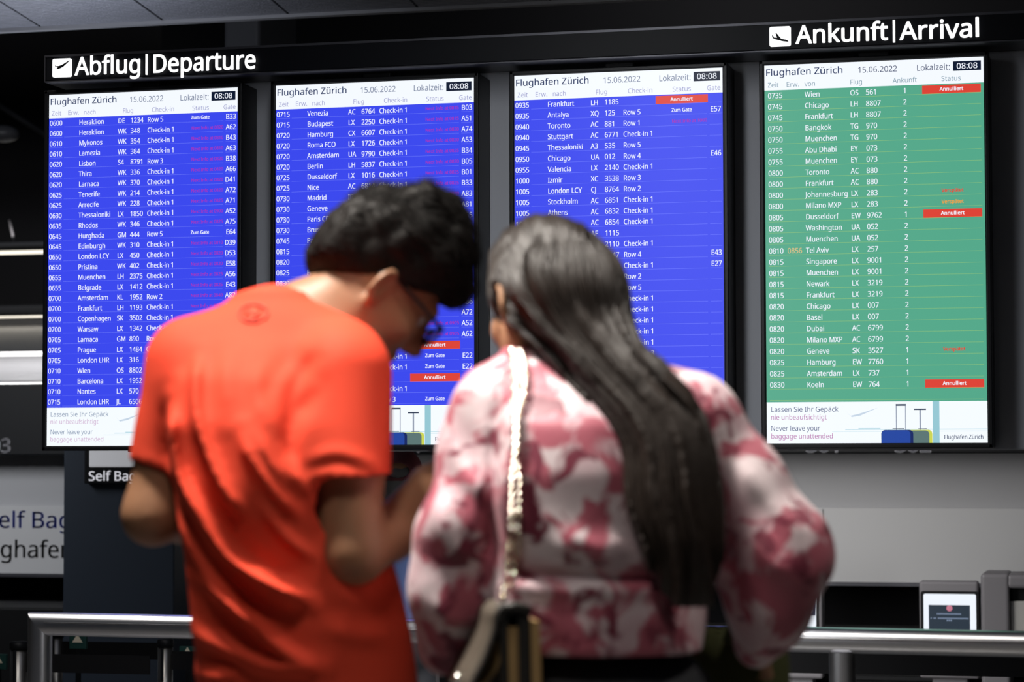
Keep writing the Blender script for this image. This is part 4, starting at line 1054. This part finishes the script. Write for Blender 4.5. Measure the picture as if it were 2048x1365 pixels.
# phone in his hands
ph = empty('mobile_phone', tuple(MAN.O), YAW); tag(ph, 'dark mobile phone held by the man in the orange-red shirt', 'phone')
mb = MB(); pc = L(905, 900, .175); mb.box((pc[0]-.036, pc[1]-.075, pc[2]-.005), (pc[0]+.036, pc[1]+.075, pc[2]+.003), M['casing'], .003); mb.build('case', ph)
mb = MB(); mb.box((pc[0]-.033, pc[1]-.071, pc[2]+.003), (pc[0]+.033, pc[1]+.071, pc[2]+.0036), glow('phone_screen', (90, 100, 120), .5)); mb.build('screen', ph)

# ================= the woman in the rose-patterned blouse
WOM = Figure(3.55, 'person', 'woman with long dark hair in a pink and rose patterned blouse seen from behind')
L = WOM.L; mm = WOM.m
BL = mat('rose_print_satin', (.7, .4, .45), .5, spec=.4, sheen=.2)
def blouse_nodes():
    n = BL.node_tree.nodes; l = BL.node_tree.links; b = n['Principled BSDF']; tc = n.new('ShaderNodeTexCoord')
    def blot(scale, lo, hi, seed, dist):
        mp = n.new('ShaderNodeMapping'); mp.inputs['Location'].default_value = (seed, seed*.7, seed*1.3); t = n.new('ShaderNodeTexNoise')
        t.inputs['Scale'].default_value = scale; t.inputs['Detail'].default_value = 5; t.inputs['Distortion'].default_value = dist
        r = n.new('ShaderNodeMapRange'); r.inputs[1].default_value = lo; r.inputs[2].default_value = hi
        l.new(tc.outputs['Object'], mp.inputs[0]); l.new(mp.outputs[0], t.inputs[0]); l.new(t.outputs[0], r.inputs[0]); return r.outputs[0]
    def mix(fac, c1, c2):
        m = n.new('ShaderNodeMix'); m.data_type = 'RGBA'; l.new(fac, m.inputs[0])
        for k, c in ((6, c1), (7, c2)):
            if isinstance(c, tuple): m.inputs[k].default_value = (*c, 1)
            else: l.new(c, m.inputs[k])
        return m.outputs[2]
    base = mix(blot(10, .40, .62, 3.1, .5), (.70, .58, .60), (.60, .40, .44))
    c = mix(blot(14, .485, .555, 7.7, .7), base, (.42, .10, .14))
    c = mix(blot(19, .55, .63, 1.9, .8), c, (.19, .025, .05))
    l.new(c, b.inputs['Base Color'])
blouse_nodes(); noise_bump(BL, 500, .08, .0006)
wtorso = WOM.sec([(1335, 1195, 205, .0, .118), (1300, 1192, 215, .0, .125), (1240, 1188, 222, .0, .130), (1160, 1180, 218, .0, .125), (1060, 1172, 222, .0, .125), (950, 1168, 232, -.005, .128),
                  (850, 1168, 232, .0, .122), (790, 1168, 226, .02, .108), (750, 1150, 190, .04, .088), (722, 1115, 112, .055, .066), (706, 1096, 74, .062, .055)])
wsL, wsR = L(965, 815, .03), L(1418, 838, .02)
weL, weR = L(905, 1150, .03), L(1582, 1120, .0)
wwL, wwR = L(910, 1305, .12), L(1505, 1285, .09)
WC = L(1086, 594, .065); wf = (-.45, .86, -.26); wu = (-.12, .26, .96)
S = SDF(L(740, 1420, -.25), L(1720, 430, .45), .0055)
S.sections(wtorso, .03, .05)
S.cone(L(1098, 735, .055), WC-np.array((0, 0, .07)), .054, .050, .04); S.cone(wsL, L(1120, 775, .06), .03, .034, .05); S.cone(wsR, L(1200, 785, .06), .03, .034, .05)
S.chain([wsL, weL, wwL], [.040, .034, .024], .03); S.chain([wsR, weR, wwR], [.040, .034, .024], .03)
PW, RW = head(S, WC, wf, wu, fem=True)
hand(S, wwL, (.15, .8, .25), (.8, -.1, -.3), .6, False, .9); hand(S, wwR, (-.1, .98, -.15), (-.7, 0, -.7), .7, True, .9)
wbody = S.mesh('body', SK2, WOM.root); eyes(PW, wbody, .87)
# blouse
lo, hi = L(740, 1400, -.28), L(1720, 660, .30)
S = SDF(lo, hi, .0055); INN = SDF(lo, hi, .0055)
for T, ins in ((S, 0.), (INN, .010)):
    T.sections(wtorso, .03, ins)
    T.cone(L(992, 805, .035), L(1090, 752, .055), .056-ins, .050-ins, .05); T.cone(L(1385, 832, .03), L(1170, 765, .055), .066-ins, .055-ins, .06)
    for pts, rs in (([(972, 826, .03), (948, 930, .025), (927, 1060, .02), (910, 1190, .03), (905, 1285, .08)], [.046, .050, .062, .062, .049]),
                    ([(1405, 848, .02), (1490, 975, .015), (1560, 1090, .005)], [.052, .060, .064]), ([(1400, 930, .03), (1450, 1050, .03), (1500, 1150, .03)], [.05, .052, .05]),
                    ([(1560, 1090, .005), (1575, 1130, .0), (1545, 1220, .02), (1512, 1296, .05)], [.062, .058, .056, .036])):
        T.chain([L(*p) for p in pts], [r_-ins for r_ in rs], .035)
X, Y, Z = S.grid()
folds(S, WOM, [
    ([(995, 790), (990, 900), (985, 1010), (990, 1140)], -.016, .012), ([(1010, 900), (1020, 1010), (1062, 1090)], .008, .012),
    ([(1100, 1050), (1170, 1085), (1250, 1120)], .011, .015), ([(1090, 1075), (1150, 1105), (1170, 1112)], .008, .010), ([(1180, 1040), (1240, 1095), (1270, 1120)], .009, .013),
    ([(1010, 1142), (1180, 1152), (1420, 1150)], -.010, .010), ([(1000, 1165), (1180, 1172), (1420, 1168)], .006, .012),
    ([(1060, 1180), (1075, 1250)], .007, .012), ([(1180, 1180), (1200, 1260)], .008, .014), ([(1300, 1180), (1310, 1260)], .007, .014),
    ([(870, 980), (900, 1080), (960, 1130)], .009, .014), ([(860, 1180), (900, 1240), (960, 1250)], .009, .014), ([(890, 860), (930, 950), (985, 1000)], .007, .014),
    ([(1440, 960), (1450, 1060), (1500, 1130)], -.014, .013), ([(1470, 1060), (1520, 1120), (1590, 1150)], .010, .014), ([(1460, 910), (1540, 1010), (1600, 1080)], .007, .016),
    ([(1500, 1180), (1530, 1230), (1560, 1230)], .008, .012), ([(1060, 772), (1130, 778), (1190, 775)], -.004, .005), ([(1050, 800), (1020, 860), (1015, 960)], .005, .014),
], .12)
S.d -= (.0045*vnoise(X, Y, Z, 21, 12, 34)*np.clip((L(1100, 740)[2]-Z)/.05, 0, 1)).astype(np.float32)
INN.d = S.d+.024
INN.cone(L(1098, 720, .062), L(1100, 640, .066), .050, .070, .004)
z_h = L(1180, 1303)[2]
lo_ = sorted(wtorso)[0]; INN.sections([(lo_[0]-.1, *lo_[1:]), (z_h+.012, *lo_[1:])], 0, .010)
inw = ((X > L(1010, 1300)[0]) & (X < L(1430, 1300)[0]) & (Y > -.2))
S.d = np.where(inw, np.maximum(S.d, z_h-Z), S.d)
BS = S; S.d = np.maximum(S.d, -INN.d)
blouse = S.mesh('blouse', BL, WOM.root, 2)
mb = MB()                                                      # stand collar round the neck
cp = [L(1098+62*math.cos(t), 712-8*math.sin(t)+5*math.cos(t), .062-.052*math.sin(t)) for t in np.linspace(0, 2*math.pi, 40)]
mb.tube(cp, .0055, BL, 8, False); mb.build('collar', blouse)
# hair: one mass from crown to waist plus fine strands
path = [(1120, 470, 60, .05, .05), (1120, 520, 104, .05, .085), (1126, 575, 118, .045, .105), (1150, 640, 104, .02, .090), (1195, 700, 82, -.03, .060), (1245, 760, 84, -.065, .050), (1300, 820, 88, -.095, .042),
        (1335, 900, 80, -.115, .040), (1347, 1000, 82, -.13, .040), (1366, 1090, 70, -.14, .034), (1378, 1170, 44, -.14, .020)]
S = SDF(L(960, 1230, -.24), L(1470, 430, .20), .0055)
S.ell(L(1122, 580, .06), (mm(122), .108, mm(133)), .02); S.ell(L(1080, 640, .06), (mm(72), .06, mm(62)), .03); S.ell(L(1060, 610, .05), (mm(58), .07, mm(75)), .03)
for i in range(2, len(path)-1):
    a, b = path[i], path[i+1]
    for t in np.linspace(0, 1, 9):
        q = [a[j]*(1-t)+b[j]*t for j in range(5)]; S.ell(L(q[0], q[1], q[3]), (mm(q[2]), q[4], mm(62)), .012)
S.ell(WC-np.array(wf)*.006+np.array(wu)*.030, (.101, .078, .094), .02, RW)
S.ell(WC+np.array(wf)*.150-np.array(wu)*.075, (.098, .098, .098), .01, None, 'carve')
EARS = ((PW(.012, -.090, -.034), (.036, .036, .058)), (PW(.040, -.074, -.090), (.046, .044, .060)), (PW(.075, -.060, -.060), (.048, .045, .060)))
for c_, r_ in EARS: S.ell(c_, r_, .008, RW, 'carve')
def near_ear(P_): return any(np.any(np.sum((((P_-c_)@RW.T)/np.array(r_))**2, -1) < .9) for c_, r_ in EARS)
for q in ((1010, 690, 40), (1040, 735, 42)): S.ell(L(q[0], q[1], .06), (mm(q[2]), .12, mm(q[2])), .01, None, 'carve')
Xh = S.grid(); pl = smooth_poly([np.array((*L(a, b, d), mm(w_), t_)) for a, b, w_, d, t_ in path], 5); o_ = np.argsort(pl[:, 2])
cxz = np.interp(S.z, pl[o_, 2], pl[o_, 0])[None, None, :]; wz = np.maximum(np.interp(S.z, pl[o_, 2], pl[o_, 3]), .05)[None, None, :]
au = (Xh[0]-cxz)/wz+.9*(Xh[1])/.1*0                             # locks run along the fall of the hair
S.d -= ((.0042*np.sin(au*8+Xh[2]*9+1)+.0032*np.sin(au*14.3-Xh[2]*13)+.0022*np.sin(au*27+Xh[2]*22))*np.clip((L(1120, 452)[2]-Xh[2])/.08, .35, 1)+.0015*vnoise(*Xh, 4, 8, 30)).astype(np.float32)
whair = S.mesh('hair', HAIR2, WOM.root, 2)
pp = smooth_poly([np.array((*L(a, b, d), mm(w_), t_)) for a, b, w_, d, t_ in path], 5)
rts = []
for i in range(2200):
    th = RNG.uniform(-.25, math.pi+.25); i0 = int(RNG.choice([0, 0, 2, 4, 6, 10, 16, 24])) ; i1 = len(pp)-int(RNG.integers(0, 7)); q = pp[i0:i1]; n_ = len(q)
    if n_ < 6: continue
    rho = RNG.uniform(1.0, 1.14); ph_ = RNG.uniform(0, 6.28); t = np.linspace(0, 1, n_)
    w_ = th+.10*np.sin(t*5+ph_)+RNG.normal(0, .16)*t*t
    P_ = q[:, :3].copy(); P_[:, 0] += q[:, 3]*rho*np.cos(w_); P_[:, 1] -= q[:, 4]*rho*np.sin(w_)
    P_[:, 2] += .004*np.sin(t*9+ph_)
    e0 = PW(0, 0, 0)
    if np.any(np.linalg.norm(P_-(WC+np.array(wf)*.150-np.array(wu)*.075), axis=1) < .10): continue
    if np.any((P_[:, 0] < L(1060, 600)[0]) & (P_[:, 2] < L(1060, 560)[2])): continue
    rad = .0017*np.minimum(1, np.minimum(t*8+.2, (1-t)*6+.08)); rts.append((P_, rad))
Vw = np.empty(len(whair.data.vertices)*3); whair.data.vertices.foreach_get('co', Vw); Vw = Vw.reshape(-1, 3).astype(float)
top = Vw[(Vw[:, 2] > L(1100, 680)[2]) & (Vw[:, 1] < .12)]; P0 = top[RNG.choice(len(top), 2600)]
def wflow(Q, t):
    zq = Q[:, 2]-.06; tx_ = np.interp(zq, pl[o_, 2], pl[o_, 0]); ty_ = np.interp(zq, pl[o_, 2], pl[o_, 1])-np.interp(zq, pl[o_, 2], pl[o_, 4])
    d = np.stack([(tx_-Q[:, 0])*.55, (ty_-Q[:, 1])*.6, np.full(len(Q), -.06)], 1); return d/np.linalg.norm(d, axis=1)[:, None]+rnw
rnw = RNG.normal(size=P0.shape)*.05
TR = trace(S, P0, wflow, 16, .0065, RNG.uniform(-.0008, .0022, len(P0)))
tt = np.linspace(0, 1, 16)
rts += [(TR[k], .0015*np.minimum(1, np.minimum(tt*8+.15, (1-tt)*6+.1))) for k in range(len(P0)) if not near_ear(TR[k])]
strands('hair_strands', rts, HAIR2, whair)
legs(WOM, 0, L(1200, 1390, .01)+np.array((0, 0, -.03)), WOM.root, [(L(1200, 1400)[0]-.10, .0), (L(1200, 1400)[0]+.11, .02)], (-.2, 1))

# shoulder bag on a double chain
GOLD = mat('brass_chain_metal', (.50, .42, .31), .24, 1.); TAUPE = noise_bump(mat('taupe_bag_leather', (.10, .082, .064), .6, spec=.25), 120, .15)
OCHRE = noise_bump(mat('ochre_gusset_leather', (.38, .24, .10), .55), 120, .15); BAGBLK = noise_bump(mat('dark_bag_edge_leather', (.022, .020, .018), .45), 120, .12)
bag = empty('shoulder_bag', tuple(WOM.O), YAW); tag(bag, 'taupe and ochre shoulder bag on a gold chain at the hip of the woman', 'bag')
FLASH = mat('link_glint_metal', (.93, .86, .74), .3, 1.)
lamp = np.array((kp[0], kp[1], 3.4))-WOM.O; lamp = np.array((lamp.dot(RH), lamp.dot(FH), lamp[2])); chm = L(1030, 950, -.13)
va = lamp-chm; va /= np.linalg.norm(va); vb = np.array((0, -WOM.D, CAM[2]))-chm; vb /= np.linalg.norm(vb); GLINT_DIR = va+vb; GLINT_DIR /= np.linalg.norm(GLINT_DIR)
cpx = [(1022, 698, .06), (1035, 712), (1040, 764), (1039, 785), (1033, 827), (1032, 868), (1031, 910), (1030, 956), (1030, 990), (1029, 1030), (1026, 1082), (1022, 1122), (1018, 1165), (1007, 1194)]
def chain_line(off):
    out = []
    for i, c in enumerate(cpx):
        px, py = c[0]+off(c[1]), c[1]; p = L(px, py)
        if len(c) > 2: out.append(L(px, py, c[2])); continue
        y = min([BS.back_y(p[0]+dx, p[2]+dz) or .05 for dx in (-.008, 0, .008) for dz in (-.01, 0, .01)]); y = min(y-.007, .06)
        out.append(L(px, py, y))
    return smooth_poly(out, 6)
def torus_bm(mb, c, T, N_, a, b, r_, m):
    T = T/np.linalg.norm(T); N_ = N_-T*N_.dot(T); N_ /= np.linalg.norm(N_)
    mb.tube([c+T*(a*math.cos(t))+N_*(b*math.sin(t)) for t in np.linspace(0, 2*math.pi, 13)], r_, m, 6, False)
for si, off in enumerate((lambda y: -7 if y < 800 or y > 930 else -2, lambda y: 8 if y < 800 or 930 < y < 1180 else 2)):
    P_ = chain_line(off); seg = np.r_[0, np.cumsum(np.linalg.norm(np.diff(P_, axis=0), axis=1))]; n_ = int(seg[-1]/.0118); mb = MB()
    for k in range(n_):
        s_ = (k+.5)*.0118; c = np.array([np.interp(s_, seg, P_[:, j]) for j in range(3)]); c2 = np.array([np.interp(s_+.004, seg, P_[:, j]) for j in range(3)])
        torus_bm(mb, c, c2-c+1e-9, np.array((1., 0, 0)) if k % 2 else np.array((.5, -.9, 0.)), .0072, .0046, .0016, GOLD)
        hv = GLINT_DIR+RNG.normal(0, .012, 3); hv /= np.linalg.norm(hv); e1 = np.cross(hv, (1., 0, 0)); e1 /= np.linalg.norm(e1); e2 = np.cross(hv, e1); cc = c+np.array((0, -.0030, .0032))
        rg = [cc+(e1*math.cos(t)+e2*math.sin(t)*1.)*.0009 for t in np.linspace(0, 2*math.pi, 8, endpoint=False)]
        mb.add(rg+[p-hv*.0012 for p in rg], [tuple(range(8)), tuple(range(15, 7, -1))]+[(i, 8+i, 8+(i+1) % 8, (i+1) % 8) for i in range(8)], FLASH)   # added disc turned between lamp and camera to shape a glint
    mb.build('chain_strand', bag)
G0 = L(1035, 1212, -.18); ew = np.array((-.16, .98, 0.)); ew /= np.linalg.norm(ew); et = np.array((.98, .16, 0.)); ez = np.array((.03, 0, -1.))
bp = lambda t, w_, z_: G0+et*t+ew*w_+ez*z_
k_ = 1/(F_PX/(3.55-.165))
def slab(mb, t0, t1, z0, z1, w0, w1, m, t0b=None, t1b=None):
    t0b = t0 if t0b is None else t0b; t1b = t1 if t1b is None else t1b
    v = [bp(t0, w0, z0), bp(t1, w0, z0), bp(t1, w1, z0), bp(t0, w1, z0), bp(t0b, w0, z1), bp(t1b, w0, z1), bp(t1b, w1, z1), bp(t0b, w1, z1)]
    mb.add(v, [(0,1,2,3), (7,6,5,4), (1,0,4,5), (2,1,5,6), (3,2,6,7), (0,3,7,4)], m)
px_t = lambda px: (px-1035)*k_
mb = MB()
for a, b, z0, w0 in ((1000, 1013, .012, 0), (1036, 1060, .012, .002)): slab(mb, px_t(a), px_t(b), z0, .17, w0, .20, BAGBLK, px_t(a-4), px_t(b-3))
mb.tube([bp(px_t(994), .002, .02), bp(px_t(1003), .002, .004), bp(px_t(1035), .002, .0), bp(px_t(1060), .002, .008)], .0075, BAGBLK, 8)
slab(mb, px_t(1002), px_t(1064), .004, .014, .004, .20, BAGBLK); mb.build('body', bag)
mb = MB(); slab(mb, px_t(1015), px_t(1035), .030, .17, .004, .19, OCHRE, px_t(1013), px_t(1033)); mb.build('gusset', bag)
mb = MB(); slab(mb, px_t(1061), px_t(1079), .022, .17, .0, .20, OCHRE, px_t(1058), px_t(1078)); mb.build('back_panel', bag)
def sheet(mb, line, w0, w1, th, m):
    n_ = len(line); vs = []
    for t, z_ in line: vs.append(bp(t, w0, z_))
    for t, z_ in line: vs.append(bp(t, w1, z_))
    vs += [v+et*th for v in vs]; q = 2*n_
    fs = [(i, i+1, n_+i+1, n_+i) for i in range(n_-1)]+[(q+n_+i, q+n_+i+1, q+i+1, q+i) for i in range(n_-1)]
    fs += [(i, q+i, q+i+1, i+1) for i in range(n_-1)]+[(n_+i+1, q+n_+i+1, q+n_+i, n_+i) for i in range(n_-1)]
    fs += [(0, n_, q+n_, q), (n_-1, q+n_-1, q+2*n_-1, 2*n_-1)]
    mb.add(vs, fs, m, True)
fl = smooth_poly([(px_t(1008), -.002), (px_t(990), .012), (px_t(983), .035), (px_t(962), .072), (px_t(940), .100), (px_t(928), .120)], 5)
mb = MB(); sheet(mb, fl, .0, .21, .004, TAUPE); mb.build('flap', bag)
mb = MB(); mb.tube([bp(t+.003, -.001, z_) for t, z_ in fl], .0042, BAGBLK, 8); mb.build('flap_edge', bag)
mb = MB(); sheet(mb, smooth_poly([(px_t(998), .05), (px_t(985), .085), (px_t(955), .115), (px_t(945), .15)], 5), .01, .19, .008, OCHRE); mb.build('front_gusset', bag)
mb = MB(); mb.ball(L(917, 1358, -.14), (.007, .007, .007), mat('polished_clasp_metal', (.95, .93, .9), .1, 1.)); mb.build('clasp', bag)
mb = MB(); mb.ball(L(1007, 1197, -.165), (.006, .006, .006), GOLD); mb.build('ring', bag)
# olive bag at her right side
OL = noise_bump(mat('olive_green_canvas', (.045, .050, .010), .85), 250, .2)
tb = empty('tote_bag', tuple(WOM.O), YAW); tag(tb, 'olive green bag hanging below the right sleeve of the woman', 'bag')
S = SDF(L(1370, 1560, -.1), L(1640, 1240, .35), .008)
for px, py, r_ in ((1440, 1318, 52), (1490, 1300, 74), (1500, 1380, 80), (1498, 1470, 76)): S.ell(L(px, py, .20), (mm(r_+14), .05, mm(r_)), .05)
Xh = S.grid(); S.d -= (.004*vnoise(*Xh, 12, 10, 40)).astype(np.float32); S.d = np.maximum(S.d, -(Xh[2]-L(1500, 1520)[2])+0*S.d); S.d = np.maximum(S.d, Xh[0]-L(1587, 1400, .15)[0]+0*S.d)
S.mesh('body', OL, tb)
mb = MB(); mb.tube([L(1455, 1285, .11), L(1470, 1240, .10), L(1510, 1225, .09), L(1545, 1245, .10), L(1560, 1290, .12)], .008, OL, 8); mb.build('strap', tb)

# ================= the small figure in a maroon cap beyond the rail
CAP = Figure(9.1, 'person', 'person in a dark maroon cap and blue shirt beyond the rail, between the couple')
L = CAP.L; mm = CAP.m
MAR = noise_bump(mat('maroon_cap_cotton', (.10, .016, .020), .7), 200, .15); BSH = noise_bump(mat('blue_shirt_cotton', (.07, .11, .28), .7), 150, .15)
hc = L(798, 965, 0); S = SDF(hc+np.array((-.32, -.25, -.62)), hc+np.array((.32, .3, .16)), .008)
head(S, hc, (.1, .97, -.2), (.02, .2, .98)); S.cone(hc+np.array((0, -.005, -.05)), hc+np.array((0, -.01, -.18)), .045, .05, .03)
S.sections([(hc[2]-.60, hc[0], 0, .11, .08), (hc[2]-.35, hc[0], 0, .13, .085), (hc[2]-.22, hc[0], 0, .12, .07), (hc[2]-.16, hc[0], 0, .06, .05)], .03)
cb = S.mesh('body', SK1, CAP.root); eyes(lambda a, b, c: hc+np.array((.1, .97, -.2))*a+np.array((1, -.1, 0))*b+np.array((.02, .2, .98))*c, cb)
S = SDF(hc+np.array((-.34, -.25, -.66)), hc+np.array((.34, .35, -.10)), .008)
S.sections([(hc[2]-.62, hc[0], 0, .13, .10), (hc[2]-.35, hc[0], 0, .15, .105), (hc[2]-.23, hc[0], 0, .145, .09), (hc[2]-.165, hc[0], 0, .075, .065)], .03)
for q in (-1, 1): S.chain([hc+np.array((q*.12, 0, -.24)), hc+np.array((q*.19, .0, -.42)), hc+np.array((q*.13, .2, -.45))], [.05, .042, .035], .03)
S.mesh('shirt', BSH, CAP.root)
S = SDF(hc+np.array((-.15, -.16, -.08)), hc+np.array((.15, .26, .18)), .0045)
S.ell(hc+np.array((0, -.006, .035)), (.090, .108, .098), .01); Z = S.grid()[2]; S.d = np.maximum(S.d, hc[2]+.005-Z+0*S.d)
IN = SDF(hc+np.array((-.15, -.16, -.08)), hc+np.array((.15, .26, .18)), .0045); IN.ell(hc+np.array((0, -.006, .028)), (.084, .101, .095), .01); S.d = np.maximum(S.d, -IN.d)
S.ell(hc+np.array((0, -.105, .045)), (.042, .04, .026), .004, None, 'carve'); S.ell(hc+np.array((0, .13, .012)), (.078, .085, .008), .01)
S.mesh('cap', MAR, CAP.root, 1)
S = SDF(hc+np.array((-.13, -.16, -.1)), hc+np.array((.13, .1, .1)), .006); S.ell(hc+np.array((0, -.008, .0)), (.080, .094, .085), .01); S.ell(hc+np.array((0, -.008, .03)), (.082, .100, .07), .01); Z = S.grid()[2]; S.d = np.maximum(S.d, Z-hc[2]-.085+0*S.d); S.d = np.maximum(S.d, S.grid()[1]-.01+0*S.d)
S.d -= (.003*vnoise(*S.grid(), 2, 10, 120)).astype(np.float32); S.mesh('hair', noise_bump(mat('greying_hair', (.13, .125, .12), .6, spec=.2), 90, .3, .003), CAP.root, 1)
legs(CAP, 0, np.array((hc[0], .0, hc[2]-.58)), CAP.root, [(hc[0]-.08, .0), (hc[0]+.08, .0)])
